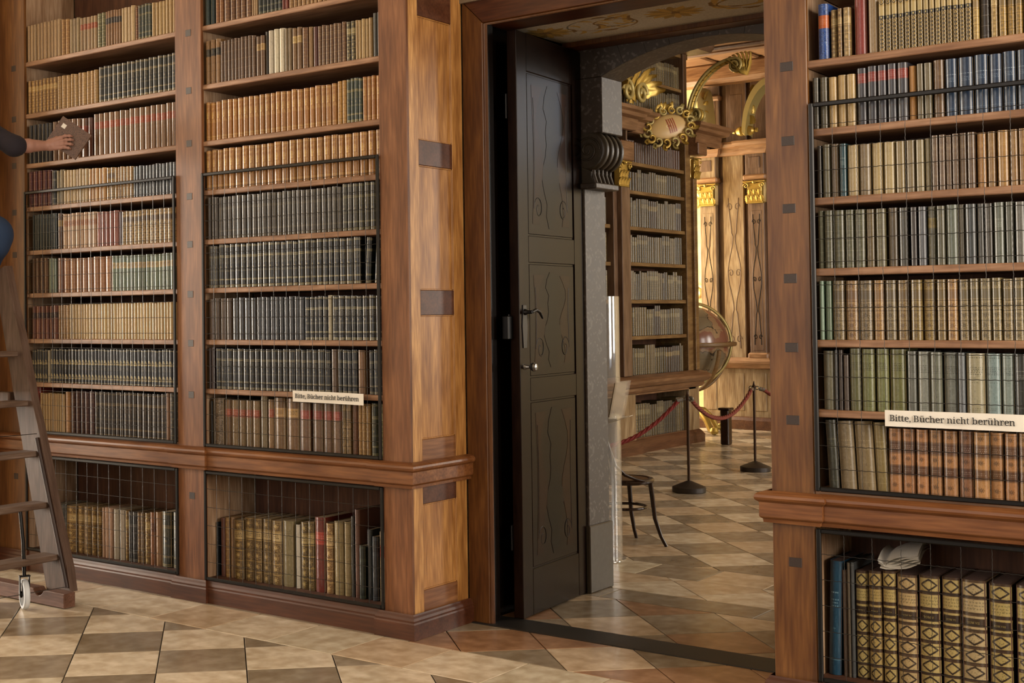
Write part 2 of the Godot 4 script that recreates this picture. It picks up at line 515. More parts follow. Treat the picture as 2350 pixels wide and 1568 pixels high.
func room_shell():
	# reading room: from the bookcase wall (z = -0.46) to the court wall (z = 9); hall beyond: z = -1.80 to -12.6
	var p: Material = M.plaster
	wall("wall_bookcase_side", bit(-22.2, -4.20, 0.0, 6.2, -0.75, -0.47), p)
	wall("wall_bookcase_side_right", bit(-2.21, 3.6, 0.0, 6.2, -0.75, -0.47), p)
	wall("wall_bookcase_side_top", bit(-4.20, -2.21, 3.43, 6.2, -0.75, -0.52), p)
	wall("ceiling", bit(-22.2, 3.8, 6.2, 6.5, -0.75, 9.3), p)
	var b := MB.new()
	# court wall with two window openings
	b.span(-22.2, -6.1, 0, 6.2, 9.0, 9.3)
	b.span(-4.3, -3.6, 0, 6.2, 9.0, 9.3)
	b.span(-1.8, 3.8, 0, 6.2, 9.0, 9.3)
	for x in [-6.1, -3.6]:
		b.span(x, x + 1.8, 0, 1.2, 9.0, 9.3)
		b.span(x, x + 1.8, 4.8, 6.2, 9.0, 9.3)
	wall("wall_back", b, p)
	b = MB.new()
	b.span(-22.5, -22.2, 0, 6.2, -0.75, 2.4)
	b.span(-22.5, -22.2, 0, 6.2, 5.6, 9.3)
	b.span(-22.5, -22.2, 0, 0.8, 2.4, 5.6)
	b.span(-22.5, -22.2, 5.4, 6.2, 2.4, 5.6)
	wall("wall_left", b, p)
	b = MB.new()
	b.span(3.6, 3.9, 0, 6.2, -0.75, 1.2)
	b.span(3.6, 3.9, 0, 6.2, 3.0, 9.3)
	b.span(3.6, 3.9, 0, 1.1, 1.2, 3.0)
	b.span(3.6, 3.9, 4.5, 6.2, 1.2, 3.0)
	wall("wall_right", b, p)
	window_unit("window_1", Vector3(-22.35, 3.1, 4.0), Vector2(3.2, 4.6), true)
	window_unit("window_2", Vector3(-5.2, 3.0, 9.15), Vector2(1.8, 3.6), false)
	window_unit("window_3", Vector3(-2.7, 3.0, 9.15), Vector2(1.8, 3.6), false)
	window_unit("window_4", Vector3(3.75, 2.8, 2.1), Vector2(1.8, 3.4), true)
	# hall beyond
	var w: Material = M.plaster
	b = MB.new()
	b.span(-8.45, FX0 - 0.35, 0, 7.2, -1.82, -0.75)
	b.span(FX1 + 0.35, 3.3, 0, 7.2, -1.82, -0.75)
	b.span(FX0 - 0.35, FX1 + 0.35, 3.48, 7.2, -1.82, -0.75)
	wall("wall_between_halls", b, w)
	wall("wall_hall_left", bit(-8.45, -8.1, 0, 7.2, -10.95, -1.82), w)
	b = MB.new()
	b.span(-10.9, -10.6, 0, 0.7, -12.6, -10.95)
	b.span(-10.9, -10.6, 4.5, 7.2, -12.6, -10.95)
	b.span(-10.9, -10.6, 0.7, 4.5, -12.6, -12.45)
	b.span(-10.9, -10.6, 0.7, 4.5, -11.1, -10.95)
	wall("wall_alcove_window", b, M.cream)
	wall("wall_alcove_side", bit(-10.9, -8.1, 0, 7.2, -10.95, -10.80), M.cream)
	b = MB.new()
	b.span(-10.9, 0.3, 0, 7.2, -12.95, -12.65)
	b.span(1.4, 3.3, 0, 7.2, -12.95, -12.65)
	b.span(0.3, 1.4, 0, 3.9, -12.95, -12.65)
	b.span(0.3, 1.4, 5.6, 7.2, -12.95, -12.65)
	wall("wall_hall_end", b, M.cream)
	window_unit("window_8", Vector3(0.85, 4.75, -12.8), Vector2(1.1, 1.7), false)
	b = MB.new()
	b.span(3.1, 3.4, 0, 7.2, -12.95, -11.3)
	b.span(3.1, 3.4, 0, 7.2, -9.5, -7.1)
	b.span(3.1, 3.4, 0, 7.2, -5.3, -1.82)
	for z in [-11.3, -7.1]:
		b.span(3.1, 3.4, 0, 0.9, z, z + 1.8)
		b.span(3.1, 3.4, 4.9, 7.2, z, z + 1.8)
	wall("wall_hall_right", b, w)
	wall("ceiling_hall", bit(-10.9, 3.4, 7.2, 7.5, -12.95, -0.75), w)
	window_unit("window_5", Vector3(-10.75, 2.6, -11.775), Vector2(1.35, 3.8), true)
	window_unit("window_6", Vector3(3.25, 2.9, -6.2), Vector2(1.8, 4.0), true)
	window_unit("window_7", Vector3(3.25, 2.9, -10.4), Vector2(1.8, 4.0), true)

# a window seen from inside: bright panes behind a wooden frame with glazing bars
func window_unit(called: String, at: Vector3, size: Vector2, along_z: bool):
	var s := structure(called)
	s.position = at
	if along_z: s.rotation.y = PI / 2
	var f := MB.new()
	var hw := size.x / 2
	var hh := size.y / 2
	f.span(-hw, -hw + 0.07, -hh, hh, -0.05, 0.05, 0.008)
	f.span(hw - 0.07, hw, -hh, hh, -0.05, 0.05, 0.008)
	f.span(-hw, hw, hh - 0.07, hh, -0.05, 0.05, 0.008)
	f.span(-hw, hw, -hh, -hh + 0.07, -0.05, 0.05, 0.008)
	f.span(-0.035, 0.035, -hh, hh, -0.05, 0.05, 0.008)
	for k in 4:
		var y := -hh + size.y * (k + 1) / 5.0
		f.span(-hw, hw, y - 0.018, y + 0.018, -0.03, 0.03, 0.006)
	obj("window_frame", f, M.wood_casing, s)
	for k in 2:
		for j in 5:
			var x0 := -hw + 0.07 if k == 0 else 0.035
			var y0 := -hh + size.y * j / 5.0 + 0.02
			obj("pane", bit(x0, x0 + hw - 0.105, y0, y0 + size.y / 5.0 - 0.04, -0.006, 0.006), M.window_pane, s)

# ------------------------------------------------------------------ floor of separate stone slabs
var floor_node: Node3D
var far_tiles := {}

func put_tile(poly: PackedVector2Array, tone: int):
	if poly.size() < 3: return
	var shrunk := Geometry2D.offset_polygon(poly, -0.0028, Geometry2D.JOIN_MITER)
	if shrunk.is_empty(): return
	poly = shrunk[0]
	var mid := Vector2.ZERO
	for q in poly: mid += q
	mid /= poly.size()
	var area := 0.0
	for k in poly.size(): area += poly[k].cross(poly[(k + 1) % poly.size()]) * 0.5
	if absf(area) < 0.0006: return
	# does the picture show it?
	var shown := false
	for q in [mid] + Array(poly):
		var s := seen_at(Vector3(q.x, 0, q.y))
		if s.x > -8 and s.x < 2358 and s.y < 1575:
			if q.y > -1.55: shown = true
			else:
				var dir := (Vector2(q.x, q.y) - Vector2(EYE.x, EYE.z))
				var cross_x := EYE.x + dir.x * (-1.74 - EYE.z) / dir.y
				var cross_0 := EYE.x + dir.x * (0.0 - EYE.z) / dir.y
				if cross_x > -4.05 and cross_0 < -2.2: shown = true
	var b: MB = MB.new() if shown else far_tiles.get_or_add(tone, MB.new())
	var lift := 0.0 if not shown else rng.randf_range(-0.0012, 0.0)
	var tile: MB = b
	tile.slab(poly, Vector3(0, lift, 0), Vector3.RIGHT, Vector3.BACK, Vector3.UP, -0.03, 0.0, 0.002)
	if shown: obj("tile", tile, M["stone_%d" % tone], floor_node)

func lattice(region: Rect2, org: Vector2, side: float, tones: Callable):
	var box := PackedVector2Array([region.position, region.position + Vector2(region.size.x, 0), region.end, region.position + Vector2(0, region.size.y)])
	var reach := int(ceil((region.size.x + region.size.y) / side)) + 2
	var c := region.get_center() - org
	var ic := int(round((c.x + c.y) / (2 * side)))
	var jc := int(round((c.x - c.y) / (2 * side)))
	for i in range(ic - reach, ic + reach + 1):
		for j in range(jc - reach, jc + reach + 1):
			var v0 := org + Vector2(i + j, i - j) * side
			if v0.x > region.end.x + side or v0.x < region.position.x - 2 * side or v0.y > region.end.y + side or v0.y < region.position.y - side: continue
			var sq := PackedVector2Array([v0, v0 + Vector2(side, side), v0 + Vector2(2 * side, 0), v0 + Vector2(side, -side)])
			for piece in Geometry2D.intersect_polygons(sq, box):
				put_tile(piece, tones.call(i, j))

func course(x0: float, x1: float, z0: float, z1: float, first: float, step: float, pick: Array):
	var k := int(floor((x0 - first) / step))
	while first + k * step < x1:
		var a: float = maxf(first + k * step, x0)
		var b := minf(first + (k + 1) * step, x1)
		put_tile(PackedVector2Array([Vector2(a, z0), Vector2(b, z0), Vector2(b, z1), Vector2(a, z1)]), pick[posmod(k, pick.size())])
		k += 1

func floors():
	floor_node = structure("floor")
	obj("bedding", bit(-22.2, 3.8, -0.25, -0.006, -13.0, 9.3), M.grout, floor_node)
	# course along the bookcases, then squares laid on the diagonal
	course(-22.2, 3.6, 0.05, 0.482, -6.115, 0.4455, [0, 2, 0, 5, 2, 0, 5, 2, 0])
	course(-22.2, -4.17, -0.47, 0.05, -6.115, 0.4455, [1, 3, 1])
	course(-2.235, 3.6, -0.47, 0.05, -2.1, 0.4455, [1, 3, 1])
	lattice(Rect2(-22.2, 0.482, 18.8, 8.6), Vector2(-5.376, 1.254), 0.3045, func(i, j): return ([0, 5, 0][posmod(i * 2 + j, 3)] if posmod(i + j, 2) == 0 else [1, 3, 1, 3][posmod(i - 2 * j, 4)]))
	# in the doorway
	lattice(Rect2(-4.17, -0.49, 1.935, 0.54), Vector2(-3.52, -0.241), 0.3045, func(i, j): return ([2, 4][posmod(i, 2)] if posmod(i + j, 2) == 0 else [4, 3][posmod(j, 2)]))
	obj("threshold", bit(-4.17, -2.235, -0.2, 0.004, -0.72, -0.49, 0.004), M.sill, floor_node)
	lattice(Rect2(-4.35, -1.488, 2.2, 0.768), Vector2(-3.173, -0.869), 0.3085, func(i, j): return ([4, 2][posmod(i, 2)] if posmod(i + j, 2) == 0 else [3, 1][posmod(i, 2)]))
	course(-4.35, -2.15, -1.765, -1.488, -3.9, 0.95, [3, 1])
	lattice(Rect2(-4.6, -2.252, 2.6, 0.487), Vector2(-3.45, -1.87), 0.3085, func(i, j): return (0 if posmod(i + j, 2) == 0 else 2))
	course(-8.1, -4.6, -2.252, -1.82, -3.63, 0.43, [0, 1])
	course(-2.0, 3.1, -2.252, -1.82, -3.63, 0.43, [0, 1])
	course(-8.1, 3.1, -2.656, -2.252, -3.63, 0.43, [2, 1, 5, 1])
	lattice(Rect2(-10.6, -12.65, 13.7, 9.994), Vector2(-4.372, -3.987), 0.3085, func(i, j): return ([0, 2][posmod(i + 2 * j, 2)] if posmod(i + j, 2) == 1 else [1, 3, 1][posmod(i - j, 3)]))
	for tone in far_tiles:
		stuff(obj("outlying_tiles", far_tiles[tone], M["stone_%d" % tone], floor_node))

# ------------------------------------------------------------------ bookcases
const SHELVES := [0.93, 1.265, 1.557, 1.865, 2.155, 2.45, 2.745, 3.085, 3.44]

func bookcases():
	var up := 4.3
	var left := thing("bookcase", "tall walnut bookcase with two visible bays, fixed ladder side and panelled end by the doorway", "bookcase", Vector3(0, 0, 0))
	case_posts(left, [[-7.72, -7.42], [-5.935, -5.707], [-4.36, -4.175]], up)
	for bay in [[-7.42, -5.935, 0], [-5.707, -4.36, 1]]:
		case_bay(left, bay[0], bay[1], SHELVES, up, 0.14)
	# the next bays along are shut with doors, outside the picture
	obj("cupboard_front", bit(-9.6, -7.74, 0.0, up, -0.46, 0.19, 0.006), M.wood_post, left)
	# waist moulding and plinth, breaking forward over the posts and returning along the end
	var brk := 0.016
	var path := [Vector2(-4.175, -0.515), Vector2(-4.175, 0.0)]
	for pr in [[-4.175, -4.385], [-5.69, -5.952], [-7.40, -7.735]]:
		if pr[0] != -4.175:
			path.append(Vector2(pr[0], 0.0)); path.append(Vector2(pr[0], brk))
		else:
			path[0] = Vector2(-4.175 + brk, -0.515); path[1] = Vector2(-4.175 + brk, brk)
		path.append(Vector2(pr[1], brk)); path.append(Vector2(pr[1], 0.0))
	waist(left, path)
	var right := thing("bookcase", "walnut bookcase past the doorway, its slim post beside the opening", "bookcase", Vector3(0, 0, 0))
	case_posts(right, [[-2.235, -2.05], [-0.67, -0.44]], up)
	case_bay(right, -2.05, -0.67, [0.937, 1.273, 1.568, 1.87, 2.17, 2.463, 2.756, 3.09, 3.44], up, 0.14)
	obj("cupboard_front", bit(-0.44, 2.2, 0.0, up, -0.46, -0.02, 0.006), M.wood_post, right)
	waist(right, [Vector2(2.2, 0), Vector2(-0.42, 0), Vector2(-0.42, brk), Vector2(-0.69, brk), Vector2(-0.69, 0), Vector2(-2.03, 0), Vector2(-2.03, brk), Vector2(-2.235 - brk, brk), Vector2(-2.235 - brk, -0.515)])

func case_posts(t: Node3D, posts: Array, up: float):
	for k in posts.size():
		var x0: float = posts[k][0]
		var x1: float = posts[k][1]
		var mat: Material = M.wood_post if k != 0 else M.wood_post_golden
		if x0 > -3: mat = M.wood_post_golden
		var post := obj("post", bit(x0, x1, 0.0, up, -0.024, 0.0, 0.003), mat, t)
		obj("divider", bit(x0 + 0.012, x1 - 0.012, 0.0, up, -0.44, -0.024), M.wood_pale, t)
		# end grain of the shelf tenons, flush in the face of each post
		var tx := (x0 + x1) * 0.5 + (0.005 if k < 2 else 0.02)
		if x0 < -7: tx = -7.535
		if x0 > -4.4 and x0 < -4: continue
		for y in [0.62, 1.225, 1.535, 1.83, 2.13, 2.42, 2.74, 3.06, 3.41]:
			var w := 0.047 if x0 < -4 else 0.056
			obj("tenon", bit(tx - w / 2, tx + w / 2, y - 0.019, y + 0.021, -0.01, 0.0012, 0.001), M.tenon, post)

func case_bay(t: Node3D, x0: float, x1: float, shelves: Array, up: float, low: float):
	obj("back_panel", bit(x0, x1, 0.0, up, -0.46, -0.44), M.wood_inside, t)
	for k in shelves.size():
		var y: float = shelves[k]
		if k == 0: continue
		var b := MB.new()
		# a thin board, its front edge eased
		b.span(x0 - 0.006, x1 + 0.006, y - 0.031, y, -0.44, -0.012, 0.004)
		obj("shelf", b, M.wood_shelf, t)
	obj("shelf", bit(x0 - 0.006, x1 + 0.006, 0.895, shelves[0], -0.44, -0.012, 0.003), M.wood_shelf, t)
	obj("waist_board", bit(x0 - 0.006, x1 + 0.006, 0.80, 0.895, -0.44, -0.012), M.wood_inside, t)
	obj("bottom_board", bit(x0 - 0.006, x1 + 0.006, 0.0, low, -0.44, -0.008), M.wood_inside, t)

func waist(t: Node3D, path: Array):
	var b := MB.new()
	var y := 0.0
	b.mould(path, [Vector2(0, 0.785), Vector2(0.012, 0.785), Vector2(0.014, 0.80), Vector2(0.024, 0.808), Vector2(0.026, 0.812), Vector2(0.026, 0.872), Vector2(0.031, 0.876), Vector2(0.040, 0.884), Vector2(0.043, 0.894), Vector2(0.040, 0.905), Vector2(0.030, 0.913), Vector2(0.012, 0.918), Vector2(0, 0.921)])
	obj("waist_moulding", b, M.wood_rail, t)
	b = MB.new()
	b.mould(path, [Vector2(0, 0.0), Vector2(0.020, 0.0), Vector2(0.020, 0.082), Vector2(0.016, 0.090), Vector2(0.017, 0.100), Vector2(0.011, 0.112), Vector2(0.004, 0.122), Vector2(0, 0.130)])
	obj("plinth", b, M.wood_plinth, t)

# ------------------------------------------------------------------ doorway: panelled reveal, casing, doors, stone arch
func doorway():
	# panelled end of the bookcase, facing the doorway (x = -4.175)
	var t: Node3D = get_node("bookcase")
	var x := -4.175
	obj("end_stile", bit(x - 0.03, x + 0.0, 0.0, 4.3, -0.104, -0.002, 0.002), M.wood_sap, t)
	obj("end_stile", bit(x - 0.03, x + 0.0, 0.0, 4.3, -0.515, -0.412, 0.002), M.wood_side, t)
	obj("end_panel", bit(x - 0.04, x - 0.009, 0.0, 4.3, -0.415, -0.10), M.wood_side, t)
	for r in [[3.29, 3.5, "wood_block"], [2.49, 2.625, "wood_block"], [1.69, 1.823, "wood_block"], [0.90, 1.03, "wood_rail_side"], [0.69, 0.80, "wood_block"], [0.10, 0.236, "wood_rail_side"]]:
		obj("end_rail", bit(x - 0.03, x + 0.0005, r[0], r[1], -0.413, -0.103, 0.002), M[r[2]], t)
	# thin beads round the panels
	for r in [[2.625, 3.29], [1.823, 2.49], [1.03, 1.69], [0.236, 0.69]]:
		var b := MB.new()
		b.span(x - 0.012, x - 0.003, r[0], r[1], -0.412, -0.404, 0.002)
		b.span(x - 0.012, x - 0.003, r[0], r[1], -0.112, -0.104, 0.002)
		b.span(x - 0.012, x - 0.003, r[0], r[0] + 0.008, -0.412, -0.104, 0.002)
		b.span(x - 0.012, x - 0.003, r[1] - 0.008, r[1], -0.412, -0.104, 0.002)
		obj("panel_bead", b, M.wood_side, t)
	# casing: mitred boards facing the reading room, a rounded inner edge, deep reveals
	var c := structure("trim_1")
	var z0 := -0.56
	var z1 := -0.515
	var flat := func(poly, mat, called): 
		var b := MB.new()
		b.slab(PackedVector2Array(poly), Vector3.ZERO, Vector3.RIGHT, Vector3.UP, Vector3.BACK, z0, z1, 0.004)
		obj(called, b, mat, c)
	flat.call([Vector2(-4.17, 0.0), Vector2(-4.035, 0.0), Vector2(-4.035, 3.295), Vector2(-4.17, 3.43)], M.wood_casing, "casing_board")
	flat.call([Vector2(-2.24, 0.0), Vector2(-2.375, 0.0), Vector2(-2.375, 3.295), Vector2(-2.24, 3.43)], M.wood_casing, "casing_board")
	flat.call([Vector2(-4.168, 3.43), Vector2(-4.033, 3.295), Vector2(-2.377, 3.295), Vector2(-2.242, 3.43)], M.wood_casing_top, "casing_board")
	var e := MB.new()
	e.tube([Vector3(-4.03, 0, -0.535), Vector3(-4.03, 3.29, -0.535), Vector3(-2.38, 3.29, -0.535), Vector3(-2.38, 0, -0.535)], 0.015, 8)
	obj("casing_bead", e, M.wood_casing, c)
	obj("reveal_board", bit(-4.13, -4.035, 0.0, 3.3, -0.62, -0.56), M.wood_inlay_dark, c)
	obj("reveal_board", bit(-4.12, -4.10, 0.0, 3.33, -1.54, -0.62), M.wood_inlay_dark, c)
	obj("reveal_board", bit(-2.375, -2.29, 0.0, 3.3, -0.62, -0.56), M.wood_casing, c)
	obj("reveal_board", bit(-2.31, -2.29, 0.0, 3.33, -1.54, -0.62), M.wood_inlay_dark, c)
	obj("head_board", bit(-4.05, -2.36, 3.295, 3.36, -0.80, -0.555, 0.004), M.wood_casing_top, c)
	obj("head_board", bit(-4.05, -2.36, 3.285, 3.36, -1.54, -1.40, 0.004), M.wood_casing, c)
	# hidden masonry filling round the reveal
	var m := MB.new()
	m.span(-4.37, -4.12, 0, 3.5, -1.54, -0.75)
	m.span(-2.29, -2.04, 0, 3.5, -1.54, -0.75)
	m.span(-4.37, -2.04, 3.42, 3.5, -1.54, -0.5)
	wall("wall_reveal", m, M.plaster_dark)
	painted_ceiling()
	door_leaf()
	stone_arch()

func painted_ceiling():
	# scrolling acanthus and a rosette painted on the boards over the doorway
	var w := 820
	var h := 320
	var im := Image.create(w, h, false, Image.FORMAT_RGB8)
	im.fill(Color(0.74, 0.69, 0.60))
	var r := RandomNumberGenerator.new()
	r.seed = 5
	var dab := func(x: float, y: float, rad: float, c: Color):
		im.fill_rect(Rect2i(int(x - rad), int(y - rad), maxi(1, int(rad * 2)), maxi(1, int(rad * 2))), c)
	for y in range(0, h, 4):
		for x in range(0, w, 4):
			var g := r.randf_range(0.94, 1.05)
			im.fill_rect(Rect2i(x, y, 4, 4), Color(0.74 * g, 0.69 * g, 0.60 * g))
	var yellow := Color(0.74, 0.58, 0.25)
	var ochre := Color(0.50, 0.36, 0.13)
	var grey := Color(0.44, 0.41, 0.36)
	# rosettes
	for c in [Vector2(430, 150), Vector2(40, 150), Vector2(815, 150)]:
		for k in 14:
			var a := TAU * k / 14.0
			for s in 26:
				var q: Vector2 = c + Vector2(cos(a), sin(a) * 0.9) * (14 + s * 2.6)
				var wd: float = 9.0 * sin(PI * clampf((s + 4) / 31.0, 0, 1)) + 1.0
				dab.call(q.x, q.y, wd, yellow if k % 2 == 0 else yellow.darkened(0.16))
			for s in 24:
				var q: Vector2 = c + Vector2(cos(a + 0.2), sin(a + 0.2) * 0.9) * (12 + s * 2.4)
				dab.call(q.x, q.y, 1.2, ochre)
		for s in 12: dab.call(c.x + r.randf_range(-11, 11), c.y + r.randf_range(-11, 11), 5, ochre)
	# scrolls with leaves
	for side: float in [-1.0, 1.0]:
		for c in [Vector2(430 + side * 195, 150)]:
			for turn: float in [-1.0, 1.0]:
				for s in 150:
					var a := s * 0.045
					var rad := 96.0 * (1.0 - s / 190.0)
					var q: Vector2 = c + Vector2(cos(a * turn + (PI if side < 0 else 0.0)) * rad * 1.25, sin(a * turn) * rad)
					dab.call(q.x, q.y, 2.6, grey if turn < 0 else ochre)
					if s % 11 == 0:
						for l in 18:
							var b: float = a * turn + 0.9 + l * 0.05
							var q2: Vector2 = q + Vector2(cos(b), sin(b)) * l * 2.6
							dab.call(q2.x, q2.y, 6.0 * sin(PI * (l + 2) / 21.0), yellow if (s / 11) % 3 else ochre)
							if l % 2 == 0: dab.call(q2.x, q2.y, 1.2, grey)
	for x in w:
		im.fill_rect(Rect2i(x, 14, 1, 3), grey)
		im.fill_rect(Rect2i(x, h - 17, 1, 3), grey)
	var m := StandardMaterial3D.new()
	m.resource_name = "painted_board"
	m.albedo_texture = ImageTexture.create_from_image(im)
	m.roughness = 0.8
	var b := MB.new()
	var y := 3.315
	var i0 := b.vert(Vector3(-4.05, y, -0.79), Vector3.DOWN, Vector2(0, 0))
	var i1 := b.vert(Vector3(-2.36, y, -0.79), Vector3.DOWN, Vector2(1, 0))
	var i2 := b.vert(Vector3(-2.36, y, -1.41), Vector3.DOWN, Vector2(1, 1))
	var i3 := b.vert(Vector3(-4.05, y, -1.41), Vector3.DOWN, Vector2(0, 1))
	b.face(i0, i1, i2); b.face(i0, i2, i3)
	b.box(Vector3(-3.205, y + 0.022, -1.10), Vector3(1.69, 0.04, 0.62))
	var s := structure("ceiling_doorway")
	obj("painted_panel", b, m, s)

func door_leaf():
	# leaf turned back against the reveal: face from (-3.94, -0.70) to (-4.005, -1.53)
	var d := structure("door_1")
	var a := Vector3(-3.942, 0.0, -0.705)
	var e := Vector3(-4.006, 0.0, -1.535)
	d.position = a
	var along := (e - a).normalized()
	d.transform.basis = Basis(along, Vector3.UP, along.cross(Vector3.UP))
	# local axes: x along the leaf away from the camera, y up, z out of the face
	var wd := (e - a).length()
	var zf := 0.0
	if (d.transform.basis.z).x < 0: d.transform.basis = Basis(along, Vector3.UP, Vector3.UP.cross(along) * -1.0)
	var top := 3.275
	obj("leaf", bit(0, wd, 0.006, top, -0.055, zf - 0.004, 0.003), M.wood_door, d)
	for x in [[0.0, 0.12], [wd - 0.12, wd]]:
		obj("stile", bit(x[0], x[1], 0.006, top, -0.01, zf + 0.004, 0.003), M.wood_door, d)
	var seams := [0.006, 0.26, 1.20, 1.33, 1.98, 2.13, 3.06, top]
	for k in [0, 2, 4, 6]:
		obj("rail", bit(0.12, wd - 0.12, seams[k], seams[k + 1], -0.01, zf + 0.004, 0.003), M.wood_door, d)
	# panels with strapwork inlay: warm fields at the sides, a dark vase form between
	for k in [1, 3, 5]:
		var y0: float = seams[k]
		var y1: float = seams[k + 1]
		var hgt := y1 - y0
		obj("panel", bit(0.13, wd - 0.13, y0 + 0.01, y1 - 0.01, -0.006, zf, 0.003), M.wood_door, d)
		var cx := wd / 2
		for sg: float in [-1.0, 1.0]:
			var f := PackedVector2Array()
			for s in 13:
				var u := s / 12.0
				f.append(Vector2(cx + sg * (0.235 - 0.02 * sin(u * PI)), y0 + 0.07 + (hgt - 0.14) * u))
			for s in 13:
				var u := 1.0 - s / 12.0
				f.append(Vector2(cx + sg * (0.13 + 0.055 * sin(u * TAU * 1.5 + 0.6) * (0.5 + 0.5 * u)), y0 + 0.07 + (hgt - 0.14) * u))
			var b := MB.new()
			b.slab(f, Vector3.ZERO, Vector3.RIGHT, Vector3.UP, Vector3.BACK, -0.002, zf + 0.0012)
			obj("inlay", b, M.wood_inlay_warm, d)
			# curling line of dark wood
			var pts := []
			for s in 40:
				var u := s / 39.0
				var rr := 0.055 * (1.0 - u * 0.75)
				pts.append(Vector3(cx + sg * (0.16 + cos(u * 8.0) * rr), y0 + 0.16 + sin(u * 8.0) * rr * 1.3, zf + 0.001))
			for s in 14:
				var u := s / 13.0
				pts.push_front(Vector3(cx + sg * (0.215 - 0.01 * sin(u * 3.0)), y0 + 0.16 + u * (hgt - 0.30), zf + 0.001))
			b = MB.new()
			b.tube(pts, 0.004, 5, false, 0.4, Vector3.BACK)
			obj("inlay_line", b, M.wood_inlay_dark, d)
		var vase := PackedVector2Array()
		var prof := [0.03, 0.06, 0.05, 0.085, 0.11, 0.10, 0.065, 0.05, 0.06, 0.045, 0.085, 0.07, 0.03]
		for s in prof.size(): vase.append(Vector2(cx + prof[s], y0 + 0.05 + (hgt - 0.10) * s / 12.0))
		for s in prof.size(): vase.append(Vector2(cx - prof[12 - s], y0 + 0.05 + (hgt - 0.10) * (1.0 - s / 12.0)))
		var vb := MB.new()
		vb.slab(vase, Vector3.ZERO, Vector3.RIGHT, Vector3.UP, Vector3.BACK, -0.002, zf + 0.0016)
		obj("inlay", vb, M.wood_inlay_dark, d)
	# lever handle, its plate, keyhole cover and knob
	var b := MB.new()
	b.slab(PackedVector2Array([Vector2(0.035, 1.50), Vector2(0.075, 1.50), Vector2(0.085, 1.62), Vector2(0.075, 1.74), Vector2(0.035, 1.74), Vector2(0.025, 1.62)]), Vector3.ZERO, Vector3.RIGHT, Vector3.UP, Vector3.BACK, 0.003, 0.009, 0.001)
	obj("lock_plate", b, M.iron, d)
	b = MB.new()
	b.lathe([Vector2(0, 0), Vector2(0.018, 0), Vector2(0.016, 0.012), Vector2(0.010, 0.02), Vector2(0.010, 0.05), Vector2(0, 0.052)], 12, Vector3(0.055, 1.70, 0.006), Basis(Vector3.RIGHT, PI / 2))
	b.tube([Vector3(0.055, 1.70, 0.052), Vector3(0.10, 1.712, 0.056), Vector3(0.145, 1.70, 0.055), Vector3(0.185, 1.665, 0.052)], [0.010, 0.010, 0.009, 0.006], 8)
	obj("handle", b, M.iron, d)
	b = MB.new()
	b.lathe([Vector2(0, 0), Vector2(0.020, 0), Vector2(0.012, 0.012), Vector2(0.008, 0.03), Vector2(0.022, 0.045), Vector2(0.026, 0.06), Vector2(0.018, 0.072), Vector2(0, 0.076)], 14, Vector3(0.055, 1.395, 0.003), Basis(Vector3.RIGHT, PI / 2))
	obj("knob", b, M.steel, d)
	for y in [1.62, 0.45, 2.85]:
		obj("hinge", bit(-0.02, 0.05, y - 0.07, y + 0.07, -0.06, -0.052, 0.002), M.iron, d)
	b = MB.new()
	b.span(-0.06, 0.0, 1.55, 1.68, -0.075, -0.035, 0.004)
	obj("lock_case", b, M.iron, d)

func arch_y(x: float, lift := 0.0) -> float:
	var dx := x + 3.19
	return 3.26 - (1.60 - sqrt(maxf(1.60 * 1.60 - dx * dx, 0.0))) + lift

func stone_arch():
	var s := structure("door_2")
	# jambs
	for g: float in [-1.0, 1.0]:
		var xi := -3.19 + g * 0.80
		var b := MB.new()
		b.span(xi, xi + g * 0.30, 0.40, 2.78, -1.80, -1.54, 0.006)
		obj("jamb", b, M.marble, s)
		b = MB.new()
		b.span(xi - g * 0.014, xi + g * 0.30, 0.0, 0.405, -1.815, -1.525, 0.006)
		obj("jamb_foot", b, M.marble_dark, s)
		# springing block
		var xs := -3.19 + g * 0.672
		b = MB.new()
		b.span(xs, xs + g * 0.42, 2.775, 3.115, -1.80, -1.54, 0.005)
		obj("springing_block", b, M.marble, s)
		console(s, xi, g)
	# arch ring of voussoirs
	var n := 9
	for k in n:
		var xa := -3.19 - 0.672 + 1.344 * k / n
		var xb := -3.19 - 0.672 + 1.344 * (k + 1) / n
		var poly := PackedVector2Array()
		for j in 5:
			var x := lerpf(xa, xb, j / 4.0)
			poly.append(Vector2(x, arch_y(x)))
		var lean0 := (xa + 3.19) * 0.16
		var lean1 := (xb + 3.19) * 0.16
		poly.append(Vector2(xb + lean1, 3.42)); poly.append(Vector2(xa + lean0, 3.42))
		var b := MB.new()
		b.slab(poly, Vector3.ZERO, Vector3.RIGHT, Vector3.UP, Vector3.BACK, -1.80, -1.54, 0.0015)
		obj("voussoir", b, M.marble, s)
	for g: float in [-1.0, 1.0]:
		var xs := -3.19 + g * 0.672
		var b := MB.new()
		b.slab(PackedVector2Array([Vector2(xs, 3.115), Vector2(xs + g * 0.45, 3.115), Vector2(xs + g * 0.45, 3.42), Vector2(xs + g * 0.1075, 3.42)]), Vector3.ZERO, Vector3.RIGHT, Vector3.UP, Vector3.BACK, -1.80, -1.54, 0.0015)
		obj("voussoir", b, M.marble, s)

